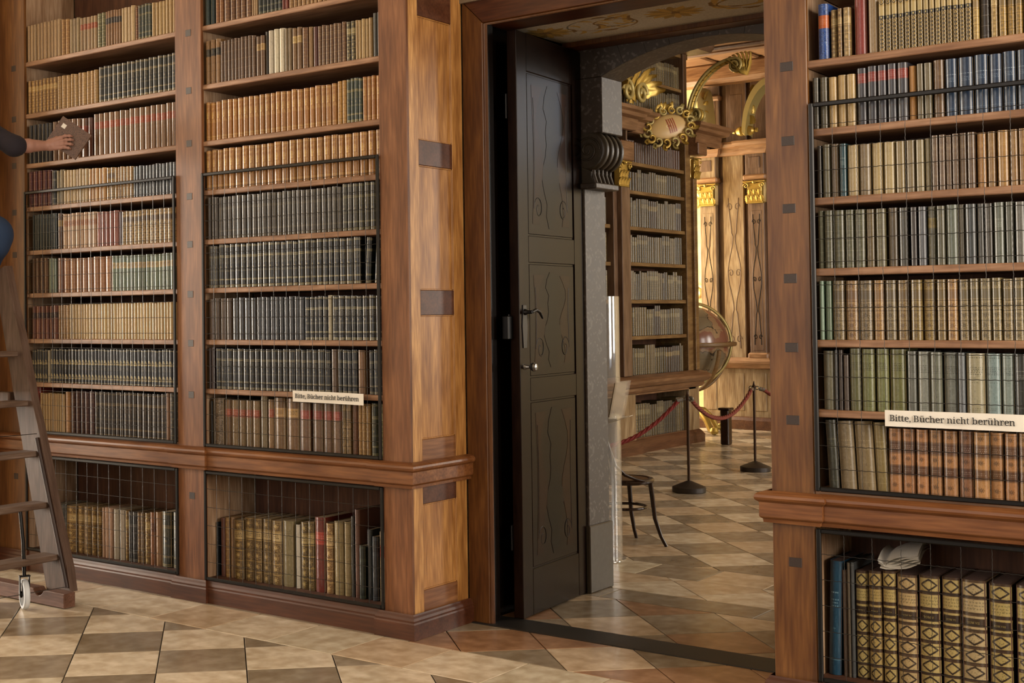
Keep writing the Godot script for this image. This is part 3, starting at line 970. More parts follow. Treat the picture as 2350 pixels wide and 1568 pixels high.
# scrolled stone bracket under a springing block: big roll above, fluted tongue below
func console(s: Node3D, xi: float, g: float):
	var c := MB.new()
	var zc := -1.66
	var w := 0.25
	# side outline in (inwards, y)
	var o := PackedVector2Array()
	o.append(Vector2(-0.02, 2.778)); 
	for k in 11:
		var a := PI / 2 - PI * 1.15 * k / 10.0
		o.append(Vector2(0.030 + cos(a) * 0.100, 2.674 + sin(a) * 0.108))
	for k in 6:
		var u := k / 5.0
		o.append(Vector2(lerpf(0.055, 0.075, u) - 0.012 * sin(u * PI), lerpf(2.545, 2.475, u)))
	o.append(Vector2(-0.02, 2.475))
	c.slab(o, Vector3(xi, 0, zc), Vector3(-g, 0, 0), Vector3.UP, Vector3.BACK, -w / 2, w / 2, 0.004)
	obj("console", c, M.marble_dark, s)
	# rolls of the scroll
	for k in 4:
		var b := MB.new()
		var ring := []
		for j in 20:
			var a := PI / 2 - PI * 1.1 * j / 19.0
			ring.append(Vector3(xi - g * (0.030 + cos(a) * 0.098), 2.674 + sin(a) * 0.098, zc - w / 2 + w * (k + 0.5) / 4))
		b.tube(ring, 0.030, 8)
		obj("scroll_roll", b, M.marble_dark, s)
	for k in 5:
		var b := MB.new()
		var z := zc - w / 2 + w * (k + 0.5) / 5
		b.tube([Vector3(xi - g * 0.055, 2.58, z), Vector3(xi - g * 0.052, 2.53, z), Vector3(xi - g * 0.070, 2.475, z)], 0.015, 6)
		obj("flute", b, M.marble, s)
	var f := MB.new()
	f.span(xi - g * 0.095, xi + g * 0.02, 2.44, 2.476, zc - w / 2 - 0.02, zc + w / 2 + 0.02, 0.006)
	obj("console_foot", f, M.marble, s)
	var e := MB.new()
	var eye := []
	for k in 34:
		var a := k * 0.38
		eye.append(Vector3(xi - g * (0.030 + cos(a) * (0.085 - k * 0.0022)), 2.674 + sin(a) * (0.085 - k * 0.0022), zc + w / 2))
	e.tube(eye, 0.007, 5)
	obj("scroll_eye", e, M.marble_dark, s)

# ------------------------------------------------------------------ wire screens and paper notices
func screens_and_signs():
	screen(-7.42, -5.937, 0.925, 2.555, 0.098, 0.098, "tall black wire screen in front of the shelves beside the ladder")
	screen(-5.707, -4.36, 0.922, 2.552, 0.098, 0.098, "tall black wire screen on the bay beside the doorway")
	screen(-2.043, -0.67, 0.932, 2.572, 0.100, 0.098, "tall black wire screen on the bookcase past the doorway")
	screen(-7.42, -5.93, 0.136, 0.780, 0.104, 0.102, "low wire screen on the compartment behind the ladder foot")
	screen(-5.707, -4.355, 0.132, 0.780, 0.104, 0.102, "low wire screen on the compartment next to the doorway")
	screen(-2.043, -0.67, 0.134, 0.776, 0.112, 0.112, "low wire screen over the big gilt tomes past the doorway")
	notice(Vector3(-4.725, 1.243, 0.020), 0.51, 0.062, -0.010, "long white paper notice in German on the screen beside the doorway")
	notice(Vector3(-1.488, 1.252, 0.020), 0.52, 0.066, 0.0, "long white paper notice in German on the screen past the doorway")

func screen(x0: float, x1: float, y0: float, y1: float, px: float, py: float, label: String):
	var t := thing("wire_screen", label, "wire screen", Vector3(x0, y0, 0), "wire screens on the bookcases")
	var w := x1 - x0
	var h := y1 - y0
	var f := 0.020
	for r in [[0, f, 0, h], [w - f, w, 0, h], [f, w - f, 0, f], [f, w - f, h - f, h]]:
		obj("frame_bar", bit(r[0], r[1], r[2], r[3], 0.001, 0.014, 0.004), M.iron, t)
	var b := MB.new()
	var nx := int(round(w / px))
	var ny := int(round(h / py))
	for k in range(1, nx):
		var x := w * k / nx
		var pts := []
		var turns := int(h / 0.012)
		for s in turns + 1:
			pts.append(Vector3(x + 0.0011 * (1 if s % 2 == 0 else -1), h * s / turns, 0.006 + 0.0008 * (1 if s % 2 == 0 else -1)))
		b.tube(pts, 0.00135, 4)
	for k in range(1, ny):
		var y := h * k / ny
		var pts := []
		var turns := int(w / 0.016)
		for s in turns + 1:
			pts.append(Vector3(w * s / turns, y + 0.0011 * (1 if s % 2 == 0 else -1), 0.0085))
		b.tube(pts, 0.00135, 4)
	stuff(obj("wire_mesh", b, M.wire, t))

func lettering(text: String, size: float, depth: float, font: Array) -> TextMesh:
	var f := SystemFont.new()
	f.font_names = PackedStringArray(font)
	var t := TextMesh.new()
	t.text = text
	t.font = f
	t.font_size = 48
	t.pixel_size = size / 48.0
	t.depth = depth
	t.curve_step = 1.5
	return t

func notice(at: Vector3, w: float, h: float, tilt: float, label: String):
	var t := thing("notice", label, "notice", at)
	t.rotation.z = tilt
	var b := MB.new()
	# a strip of paper, slightly waved
	var rows := [[], []]
	for k in 25:
		var x := -w / 2 + w * k / 24.0
		var z := 0.002 * sin(k * 0.9) + 0.0015 * sin(k * 0.37)
		rows[0].append(Vector3(x, -h / 2, z)); rows[1].append(Vector3(x, h / 2, z + 0.001))
	b.sheet(rows)
	obj("sheet", b, M.paper, t)
	var lt := obj("lettering", lettering("Bitte, Bücher nicht berühren", h * 0.78, 0.0012, ["Droid Serif"]), M.ink, t)
	var box := lt.mesh.get_aabb()
	lt.scale = Vector3(w * 0.90 / box.size.x, w * 0.90 / box.size.x * 1.02, 1)
	lt.position = Vector3(-w * 0.012, 0.001, 0.0045)
	lt.rotation.x = 0.0

# ------------------------------------------------------------------ books
const CW := 60
const CH := 256
var atlas: Image

func cell_of(style: String, c1: String, c2: String) -> int:
	var key := style + c1 + c2
	if not atlas_cell.has(key):
		var k := atlas_cell.size()
		atlas_cell[key] = k
		paint_spine(Vector2i((k % 34) * CW, (k / 34) * CH), style, hex(c1), hex(c2))
	return atlas_cell[key]

func paint_spine(o: Vector2i, style: String, base: Color, acc: Color):
	var r := RandomNumberGenerator.new()
	r.seed = hash(style + str(o))
	var fill := func(x0: float, y0: float, x1: float, y1: float, c: Color):
		atlas.fill_rect(Rect2i(o.x + int(x0), o.y + int(y0), maxi(1, int(x1) - int(x0)), maxi(1, int(y1) - int(y0))), c)
	fill.call(0, 0, CW, CH, base)
	# wear and mottling of the leather or cloth
	for k in 420:
		var g := r.randf_range(-0.10, 0.10)
		var c := base.lightened(g) if g > 0 else base.darkened(-g)
		var s := r.randf_range(2, 7)
		fill.call(r.randf_range(0, CW - s), r.randf_range(0, CH - 12), 0, 0, c)
		var x := r.randf_range(3, CW - 8)
		var y := r.randf_range(0, CH - 14)
		fill.call(x, y, x + s * 0.6, y + s * 1.6, c)
	var gold := acc
	var dim := base.lerp(acc, 0.55)
	var text := func(y0: float, rows: int, c: Color, wide := 0.7):
		for k in rows:
			var half := CW * 0.5 * wide * r.randf_range(0.55, 1.0)
			var x := CW / 2.0 - half
			while x < CW / 2.0 + half:
				var l := r.randf_range(2, 5)
				fill.call(x, y0 + k * 7, x + l, y0 + k * 7 + 3, c)
				x += l + r.randf_range(1.5, 3)
	var lines := func(ys: Array, c: Color, th := 2.0):
		for y in ys: fill.call(3, y * CH, CW - 1, y * CH + th, c)
	var flower := func(cx: float, cy: float, s: float, c: Color):
		for k in 16:
			var a := TAU * k / 16.0
			var q := Vector2(cos(a), sin(a)) * s * (1.0 if k % 2 == 0 else 0.55)
			fill.call(cx + q.x - 1, cy + q.y - 1, cx + q.x + 2, cy + q.y + 2, c)
			fill.call(cx + q.x * 0.5 - 1, cy + q.y * 0.5 - 1, cx + q.x * 0.5 + 1, cy + q.y * 0.5 + 1, c)
	match style:
		"pl":
			text.call(40, 2, dim, 0.55)
			lines.call([0.03, 0.965], dim, 2)
		"cl":
			text.call(70, 1, acc, 0.7)
			text.call(86, 3, base.lerp(acc, 0.8), 0.5)
			text.call(150, 1, dim, 0.15)
			lines.call([0.86], dim, 2)
		"tx":
			text.call(18, 1, acc, 0.8)
			text.call(58, 5, acc, 0.75)
			text.call(120, 1, dim, 0.4)
			text.call(226, 2, dim, 0.5)
			for k in 12: fill.call(r.randf_range(2, CW - 14), r.randf_range(0, 8), CW, 3, base.lightened(0.2))
		"gb":
			lines.call([0.05, 0.19, 0.36, 0.53, 0.70, 0.87, 0.95], gold, 2)
			text.call(58, 2, gold, 0.6)
			for k in 5: flower.call(CW / 2.0, CH * (0.12 + 0.17 * k + (0.15 if k > 0 else 0.0)) , 5, dim)
		"rb":
			lines.call([0.04, 0.18, 0.205, 0.34, 0.365, 0.53, 0.72, 0.745, 0.90, 0.95], dim, 2)
			text.call(58, 2, gold, 0.5)
		"db":
			lines.call([0.035, 0.055], gold, 2)
			lines.call([0.255, 0.28, 0.30], gold, 2)
			lines.call([0.60, 0.62], dim, 2)
			lines.call([0.80, 0.82], gold, 2)
			lines.call([0.94, 0.965], gold, 3)
			text.call(84, 5, dim, 0.62)
			flower.call(CW / 2.0, CH * 0.53, 4, dim)
		"ga":
			lines.call([0.04, 0.96], gold, 3)
			for y in [0.30, 0.72]:
				for k in 18:
					var wd: float = CW * 0.40 * sqrt(k / 18.0)
					fill.call(CW / 2.0 - wd, CH * y + k * 2.2, CW / 2.0 + wd, CH * y + k * 2.2 + (2 if k % 3 else 4), gold if k % 3 != 1 else base)
			text.call(130, 4, dim, 0.6)
		"gr":
			lines.call([0.08, 0.28, 0.50, 0.72, 0.92], acc, 2)
			text.call(34, 2, dim, 0.6)
		"lb", "ls", "l2":
			var y0 := 0.20
			var y1 := 0.37
			if style == "ls": y0 = 0.10; y1 = 0.27
			fill.call(1, y0 * CH, CW, y1 * CH, acc)
			lines.call([y0 + 0.008, y1 - 0.02], acc.lightened(0.3), 1)
			text.call(y0 * CH + 12, 3, acc.lightened(0.35) if acc.get_luminance() < 0.4 else acc.darkened(0.5), 0.6)
			if style == "l2":
				fill.call(1, 0.56 * CH, CW, 0.70 * CH, acc)
				text.call(0.60 * CH, 2, acc.lightened(0.3), 0.5)
				for y in [0.10, 0.45, 0.85]: flower.call(CW / 2.0, CH * y, 8, base.darkened(0.35))
				lines.call([0.04, 0.19, 0.375, 0.55, 0.705, 0.95], base.darkened(0.4), 2)
			else:
				lines.call([0.05, 0.53, 0.70, 0.95], dim.lerp(base, 0.5), 2)
		"tg":
			lines.call([0.045, 0.065, 0.885, 0.91, 0.955], gold, 2)
			text.call(40, 2, gold, 0.5)
			for k in 3: flower.call(CW / 2.0, CH * (0.30 + 0.055 * k), 12.0 - k * 3.0, gold)
			text.call(118, 3, gold, 0.7)
			text.call(200, 1, dim, 0.2)
			fill.call(10, 64, 12, 110, dim); fill.call(CW - 12, 64, CW - 10, 110, dim)
		"or":
			for k in 6:
				var y := 0.02 + k * 0.165
				if k == 1:
					fill.call(4, y * CH + 3, CW - 2, y * CH + 36, acc.lightened(0.15))
					text.call(y * CH + 9, 3, base.darkened(0.3), 0.6)
				else:
					flower.call(CW / 2.0, (y + 0.075) * CH, 11, gold)
					flower.call(CW / 2.0, (y + 0.075) * CH, 5, gold.lightened(0.15))
					for j in 34:
						var x := r.randf_range(5, CW - 6)
						var yy := (y + r.randf_range(0.015, 0.145)) * CH
						fill.call(x, yy, x + r.randf_range(2, 5), yy + r.randf_range(1, 3), gold if r.randf() < 0.6 else dim)
				lines.call([y, y + 0.155], gold, 2)
		"di":
			for k in 7:
				var y := 0.015 + k * 0.14
				fill.call(4, y * CH + 4, CW - 2, (y + 0.125) * CH, acc)
				for j in 46:
					var x := r.randf_range(4, CW - 5)
					var yy := (y + r.randf_range(0.02, 0.12)) * CH
					fill.call(x, yy, x + 2, yy + 2, acc.darkened(r.randf_range(0.05, 0.30)))
				if k == 1:
					text.call(y * CH + 9, 3, acc.darkened(0.25), 0.85)
				elif k == 2:
					fill.call(8, y * CH + 9, CW - 7, (y + 0.105) * CH, base.darkened(0.25))
				else:
					for j in 30:
						var u := j / 29.0
						for g: float in [-1.0, 1.0]:
							for hh: float in [-1.0, 1.0]:
								var x: float = CW / 2.0 + 1 + g * 17.0 * u
								var yy: float = (y + 0.069) * CH + hh * 12.0 * (1.0 - u)
								fill.call(x - 1, yy - 1, x + 2, yy + 1.6, base.darkened(0.35))
				lines.call([y + 0.128], base.darkened(0.2), 3)
		"dr":
			fill.call(4, 0.13 * CH, CW - 1, 0.31 * CH, hex("b4a06c"))
			fill.call(4, 0.31 * CH, CW - 1, 0.38 * CH, acc)
			fill.call(CW / 2.0 - 4, 0.33 * CH, CW / 2.0 + 5, 0.36 * CH, hex("c8b878"))
			for k in 9:
				var cy := CH * (0.05 if k == 0 else 0.36 + k * 0.073)
				for j in 26:
					var u := j / 25.0
					for g: float in [-1.0, 1.0]:
						for hh: float in [-1.0, 1.0]:
							var x: float = CW / 2.0 + 1 + g * 20.0 * u
							var yy: float = cy + hh * 13.0 * (1.0 - u)
							fill.call(x - 1, yy - 1, x + 3, yy + 2, acc)
				fill.call(CW / 2.0 - 4, cy - 3, CW / 2.0 + 5, cy + 4, base.lerp(acc, 0.6))
		"mb":
			for k in 500:
				var x := r.randf_range(1, CW - 6)
				var y := r.randf_range(0, CH - 8)
				fill.call(x, y, x + r.randf_range(2, 6), y + r.randf_range(2, 5), base.lightened(r.randf_range(0, 0.35)) if r.randf() < 0.5 else base.darkened(r.randf_range(0, 0.5)))
			if acc.r > acc.b * 2.0:
				fill.call(1, 0.21 * CH, CW, 0.44 * CH, acc)
				text.call(0.28 * CH, 4, acc.lightened(0.3), 0.6)

# one closed book: spine towards +z at z = 0, standing on y = 0, centred on x = 0
func cover_mesh(b: MB, at: Vector3, w: float, h: float, depth: float, style: String, cell: int, tone: Color, fine: bool, bs := Basis()):
	var seg := 8 if fine else 4
	var bulge := minf(w * 0.42, 0.016)
	var u0 := ((cell % 34) * CW + 3.0) / 2048.0
	var u1 := ((cell % 34) * CW + CW - 3.0) / 2048.0
	var v0 := ((cell / 34) * CH + 1.5) / 2048.0
	var v1 := ((cell / 34) * CH + CH - 1.5) / 2048.0
	b.col = tone
	var outline := []          # x, z, nx, nz
	outline.append([-w / 2, -depth, -1.0, 0.0]); outline.append([-w / 2, -bulge - 0.004, -1.0, 0.0])
	var joint := outline.size()
	for k in seg + 1:
		var a := lerpf(-1.0, 1.0, float(k) / seg)
		var ang := a * 1.3
		outline.append([sin(ang) / sin(1.3) * w / 2 * 0.97, -bulge + (cos(ang) - cos(1.3)) / (1.0 - cos(1.3)) * bulge, sin(ang), cos(ang)])
	outline.append([w / 2, -bulge - 0.004, 1.0, 0.0]); outline.append([w / 2, -depth, 1.0, 0.0])
	var ys := [[0.0, 0.0]]
	if fine and style in ["or", "di", "rb", "gb", "lb", "l2", "gr"]:
		var at_y := [0.15, 0.32, 0.49, 0.66, 0.83] if style != "di" else [0.145, 0.285, 0.425, 0.565, 0.705, 0.845]
		for y in at_y:
			ys.append([1.0 - y - 0.016, 0.0]); ys.append([1.0 - y - 0.005, 0.0016]); ys.append([1.0 - y + 0.005, 0.0016]); ys.append([1.0 - y + 0.016, 0.0])
		ys.sort_custom(func(p, q): return p[0] < q[0])
	ys.append([1.0, 0.0])
	var grid := []
	for yy in ys:
		var line := []
		for k in outline.size():
			var o: Array = outline[k]
			var on_spine := k >= joint and k <= joint + seg
			var p := Vector3(o[0], yy[0] * h, o[1] + (yy[1] * maxf(o[3], 0.0) if on_spine else 0.0))
			if on_spine: p.x += yy[1] * o[2] * 0.5
			var uu := u0
			if on_spine: uu = lerpf(u0, u1, float(k - joint) / seg)
			line.append(b.vert(at + bs * p, bs * Vector3(o[2], 0, o[3]).normalized(), Vector2(uu, lerpf(v1, v0, yy[0]))))
		grid.append(line)
	for r in grid.size() - 1:
		for k in outline.size() - 1:
			b.face(grid[r][k], grid[r][k + 1], grid[r + 1][k + 1]); b.face(grid[r][k], grid[r + 1][k + 1], grid[r + 1][k])
	# edges of boards and spine at head and tail
	var t := minf(0.0028, w * 0.2)
	for y in [0.0, h]:
		var nn := bs * (Vector3.UP if y > 0.0 else Vector3.DOWN)
		var vv := v0 if y > 0.0 else v1
		var ids := []
		for o in outline:
			var px: float = o[0]
			var pz: float = o[1]
			ids.append([b.vert(at + bs * Vector3(px, y, pz), nn, Vector2(u0, vv)), b.vert(at + bs * Vector3(clampf(px, -w / 2 + t, w / 2 - t), y, pz - t * maxf(o[3], 0.0) * 1.6), nn, Vector2(u0, vv))])
		for k in ids.size() - 1:
			b.face(ids[k][0], ids[k + 1][0], ids[k + 1][1]); b.face(ids[k][0], ids[k + 1][1], ids[k][1])
	b.col = Color.WHITE

func page_mesh(b: MB, at: Vector3, w: float, h: float, depth: float, bs := Basis()):
	var t := minf(0.0025, w * 0.18)
	b.box(at + bs * Vector3(0, h * 0.5 + 0.0005, -depth * 0.5 - 0.0065), Vector3(w - 2 * t, h - 0.007, depth - 0.009), 0.0, bs)

const ORD := ["first", "second", "third", "fourth", "fifth", "sixth", "seventh", "eighth", "ninth", "tenth", "eleventh", "twelfth", "thirteenth", "fourteenth", "fifteenth", "sixteenth", "seventeenth", "eighteenth", "nineteenth", "twentieth", "twenty-first", "twenty-second", "twenty-third", "twenty-fourth", "twenty-fifth", "twenty-sixth", "twenty-seventh", "twenty-eighth", "twenty-ninth", "thirtieth", "thirty-first", "thirty-second", "thirty-third"]

var book_mat: StandardMaterial3D
var rest: MB

func books():
	atlas = Image.create(2048, 2048, false, Image.FORMAT_RGB8)
	book_mat = StandardMaterial3D.new()
	book_mat.resource_name = "bindings"
	book_mat.roughness = 0.32
	book_mat.metallic_specular = 0.5
	book_mat.vertex_color_use_as_albedo = true
	rest = MB.new()
	# where each shelf of single volumes is, as one would say it
	var where := {"mG": "second shelf above the notice beside the doorway", "mH": "shelf just above the notice beside the doorway", "mI": "shelf under the notice beside the doorway", "mJ": "low compartment beside the doorway", "lJ": "low compartment behind the ladder", "mF": "third shelf above the notice beside the doorway",
		"rA": "highest visible shelf past the doorway", "rB": "second shelf down past the doorway", "rC": "third shelf down past the doorway", "rD": "fourth shelf down past the doorway", "rE": "second shelf above the notice past the doorway", "rF": "shelf above the notice past the doorway", "rG": "shelf under the notice past the doorway", "rH": "low compartment past the doorway"}
	for row in ROWS:
		var key: String = row[0]
		var count := 0
		var total := 0
		for run in row[5]: total += run[3]
		for run in row[5]:
			var cell := cell_of(run[0], run[1], run[2])
			var n: int = run[3]
			var lo := -7.416 if key[0] == "l" else (-5.703 if key[0] == "m" else -2.046)
			var hi := -5.938 if key[0] == "l" else (-4.363 if key[0] == "m" else 2.0)
			var x0 := clampf(run[4], lo, hi)
			var x1 := clampf(run[5], lo, hi)
			var cuts := [0.0]
			for k in n: cuts.append(cuts[k] + rng.randf_range(0.86, 1.14))
			for k in n:
				count += 1
				var a := lerpf(x0, x1, cuts[k] / cuts[n])
				var e := lerpf(x0, x1, cuts[k + 1] / cuts[n])
				var w := maxf(e - a - 0.0012, 0.006)
				var h: float = run[6] + (rng.randf_range(-0.003, 0.003) if n > 1 else 0.0)
				var depth := clampf(h * 0.66, 0.12, 0.27)
				var z: float = row[2] - (rng.randf_range(0.0, 0.004) if n > 1 else rng.randf_range(0.0, 0.012))
				var g := rng.randf_range(0.58, 0.74)
				var tone := Color(g, g * rng.randf_range(0.97, 1.0), g * rng.randf_range(0.94, 1.0))
				var at := Vector3((a + e) / 2, float(row[1]) + 0.0008, z)
				var lean := rng.randf_range(-0.004, 0.004) if n > 1 else 0.0
				if key == "rG" and "leaning" in run[7]: lean = 0.045
				if key == "rH" and "leaning" in run[7]: lean = -0.03
				if key == "mF" and n == 1: lean = -0.055
				var bs := Basis(Vector3.BACK, lean)
				if absf(lean) > 0.01: at += Vector3(lean * h * 0.5, sin(absf(lean)) * w * 0.5, 0)
				if row[3] == 0:
					at += Vector3(0, 0, 0)
					cover_mesh(rest, at, w, h, depth, run[0], cell, tone, false, bs)
				else:
					var order: int = count - 1 if row[4] != "D" else total - count
					var from := "from the slim post" if row[4] == "R" else ("from the doorway" if row[4] == "D" else "from the ladder")
					var kind: String = run[7]
					var label := "%s volume, %s %s, %s" % [kind, ORD[order], from, where[key]]
					var t := thing("book", label, "book", at, "books on the " + where[key])
					t.basis = bs
					var b := MB.new()
					cover_mesh(b, Vector3.ZERO, w, h, depth, run[0], cell, tone, true)
					var cover := obj("cover", b, book_mat, t)
					b = MB.new()
					page_mesh(b, Vector3.ZERO, w, h, depth)
					obj("page_block", b, M.pages if key != "rH" else M.pages_dark, t)
					if run[0] == "di":
						var roman: String = ["I", "II", "III", "IV", "V", "VI", "VII", "VIII", "IX"][clampi(count - 5, 0, 8)]
						var tm := lettering("TOM " + roman, 0.02, 0.0006, ["Droid Serif"])
						var lt := obj("volume_number", tm, M.gold_pale, cover)
						var bx := tm.get_aabb().size
						var sc := minf(w * 0.5 / bx.x, 0.011 / bx.y)
						lt.scale = Vector3(sc, sc, 1)
						lt.position = Vector3(0, h * (1.0 - 0.363), 0.0006)
	loose_books()
	far_books()
	var fixed := atlas
	fixed.generate_mipmaps()
	book_mat.albedo_texture = ImageTexture.create_from_image(fixed)
	stuff(tag(obj("shelved_books", rest, book_mat), "rows of old leather and cloth books filling the remaining shelves", "books"))

func loose_books():
	# bundle of white papers lying on the tomes past the doorway
	var t := thing("paper_bundle", "bundle of crumpled white papers lying on top of the gilt tomes", "papers", Vector3(-1.79, 0.612, -0.20))
	t.rotation = Vector3(0.05, 0.10, 0.30)
	for k in 5:
		var rows := []
		for j in 6:
			var line := []
			for i in 9:
				var x := -0.035 + 0.16 * i / 8.0
				line.append(Vector3(x, 0.010 * k + 0.012 * sin(i * 0.9 + k) * (0.4 if i > 1 else 1.0) + (0.02 if i == 0 else 0.0) + 0.022 * sin(j * 0.5), 0.09 - 0.26 * j / 5.0))
			rows.append(line)
		var b := MB.new()
		b.sheet(rows)
		obj("sheet", b, M.paper, t)
	# a dark red folio standing flat against the back, seen past the short books beside the doorway
	var f := thing("book", "large dark red folio turned flat against the back, low compartment beside the doorway", "book", Vector3(-4.53, 0.1405, -0.415))
	f.rotation.y = 0.0
	obj("cover", bit(-0.15, 0.15, 0.0, 0.50, -0.02, 0.02, 0.004), plain_mat("red_cloth", Color(0.13, 0.035, 0.03), 0.5, 0.0, M.cloudy, 5.0), f)
	obj("page_block", bit(-0.146, 0.151, 0.004, 0.496, -0.016, 0.016), M.pages, f)

# ------------------------------------------------------------------ wheeled library ladder
func ladder():
	var t := thing("library_ladder", "worn wooden step ladder on a floor runner with a small white castor wheel", "ladder", Vector3(-6.4, 0, 0.6))
	t.position = Vector3.ZERO
	var zf := 0.556          # inner face of the stile next to the bookcase
	var th := 0.056
	var lean := Vector2(-0.3205, 1.0)     # the stiles lean away from the doorway
	var dirv := Vector3(lean.x, lean.y, 0).normalized()
	var nrm := Vector3(dirv.y, -dirv.x, 0)
	for z in [zf - th, zf + 0.62]:
		var b := MB.new()
		var foot := Vector3(-6.262, 0.085, 0)
		var head := Vector3(-6.262 + lean.x * 1.94, 2.025, 0)
		# a board with waney edge: outline in (along, across)
		var poly := PackedVector2Array()
		var len := (head - foot).length()
		for k in 15:
			var u := k / 14.0
			poly.append(Vector2(u * len, 0.004 * sin(u * 19.0) + 0.002 * sin(u * 41.0) - (0.012 if k == 0 else 0.0)))
		for k in 8:
			var u := 1.0 - k / 7.0
			poly.append(Vector2(u * len + (0.045 if k == 7 else 0.0), -0.225 + 0.10 * u))
		b.slab(poly, foot + Vector3(0, 0, z), dirv, nrm, Vector3.BACK, 0.0, th, 0.004)
		obj("stile", b, M.wood_ladder, t)
		# batten along the front edge, low down
		b = MB.new()
		var s0 := foot + dirv * 0.02 + nrm * 0.012
		var s1 := foot + dirv * 0.93 + nrm * 0.012
		var zz: float = z + th + 0.006 if z < 1.0 else z - 0.006
		b.tube([s0 + Vector3(-0.035, 0, zz), s1 + Vector3(-0.035, 0, zz)], 0.014, 6, false, 1.0)
		obj("batten", b, M.wood_ladder_dark, t)
	for k in 5:
		var y := 0.292 + 0.301 * k
		var x := -6.262 + lean.x * (y - 0.085)
		obj("step", bit(x - 0.19, x - 0.045, y - 0.034, y, zf - 0.012, zf + 0.632, 0.006), M.wood_ladder_step, t)
	for z in [zf - th, zf + 0.62]:
		obj("side_rail", bit(-7.70, -6.86, 1.16, 1.24, z, z + th, 0.004), M.wood_ladder, t)
	# platform and rear frame
	obj("platform", bit(-7.78, -7.03, 1.245, 1.285, zf - 0.06, zf + 0.68, 0.008), M.wood_ladder_step, t)
	for z in [zf - th, zf + 0.62]:
		var b := MB.new()
		b.slab(PackedVector2Array([Vector2(0, 0), Vector2(0.09, 0), Vector2(0.09, 1.16), Vector2(0, 1.16)]), Vector3(-7.70, 0.085, z), Vector3.RIGHT, Vector3.UP, Vector3.BACK, 0.0, th, 0.004)
		obj("rear_leg", b, M.wood_ladder, t)
	# floor runner, scooped where the wheel stands
	var o := PackedVector2Array()
	o.append(Vector2(-7.8, 0.004)); o.append(Vector2(-6.229, 0.004)); o.append(Vector2(-6.229, 0.088)); o.append(Vector2(-6.40, 0.09))
	for k in 9:
		var u := k / 8.0
		o.append(Vector2(-6.415 - 0.10 * u, 0.088 - 0.036 * sin(u * PI)))
	o.append(Vector2(-6.53, 0.09)); o.append(Vector2(-7.8, 0.09))
	for z in [zf, zf + 0.62]:
		var b := MB.new()
		b.slab(o, Vector3.ZERO, Vector3.RIGHT, Vector3.UP, Vector3.BACK, z, z + 0.082, 0.004)
		obj("runner", b, M.wood_beam, t)
	# castor
	var c := Vector3(-6.425, 0.0, 0.768)
	var ax := Vector3(-0.42, 0, 0.907)
	var wb := Basis(ax.cross(Vector3.UP).normalized(), ax, Vector3.UP) 
	wb = Basis(Vector3.UP.cross(ax).normalized(), ax, Vector3.UP.cross(ax).normalized().cross(ax))
	var b := MB.new()
	var ctr := c + Vector3(0, 0.088, 0)
	b.lathe([Vector2(0.066, -0.017), Vector2(0.082, -0.016), Vector2(0.087, -0.008), Vector2(0.088, 0.0), Vector2(0.087, 0.008), Vector2(0.082, 0.016), Vector2(0.066, 0.017)], 28, ctr, wb)
	obj("wheel_tyre", b, M.rubber_white, t)
	b = MB.new()
	b.lathe([Vector2(0, -0.016), Vector2(0.067, -0.0155), Vector2(0.067, 0.0155), Vector2(0.02, 0.016), Vector2(0.016, 0.028), Vector2(0, 0.028)], 24, ctr, wb)
	obj("wheel_disc", b, M.iron, t)
	b = MB.new()
	b.box(ctr + ax * 0.027 + Vector3(0, 0.05, 0), Vector3(0.03, 0.115, 0.006), 0.002, Basis(Vector3.UP.cross(ax).normalized(), Vector3.UP, ax))
	b.box(ctr - ax * 0.027 + Vector3(0, 0.05, 0), Vector3(0.03, 0.115, 0.006), 0.002, Basis(Vector3.UP.cross(ax).normalized(), Vector3.UP, ax))
	b.box(ctr + Vector3(0, 0.105, 0), Vector3(0.034, 0.008, 0.066), 0.002, Basis(Vector3.UP.cross(ax).normalized(), Vector3.UP, ax))
	obj("castor_fork", b, M.iron, t)
	b = MB.new()
	b.tube([ctr + Vector3(0, 0.10, 0), ctr + Vector3(-0.01, 0.30, 0), ctr + Vector3(-0.035, 0.475, 0)], 0.011, 8)
	obj("castor_rod", b, M.iron, t)
	# thin stay wires
	b = MB.new()
	b.tube([Vector3(-6.305, 0.11, zf + 0.01), Vector3(-6.50, 0.075, 0.90), Vector3(-6.62, 0.06, 1.176)], 0.0022, 5)
	b.tube([Vector3(-6.565, 1.0, zf + 0.01), Vector3(-6.60, 1.0, 1.176)], 0.0022, 5)
	obj("stay_wire", b, M.wire, t)

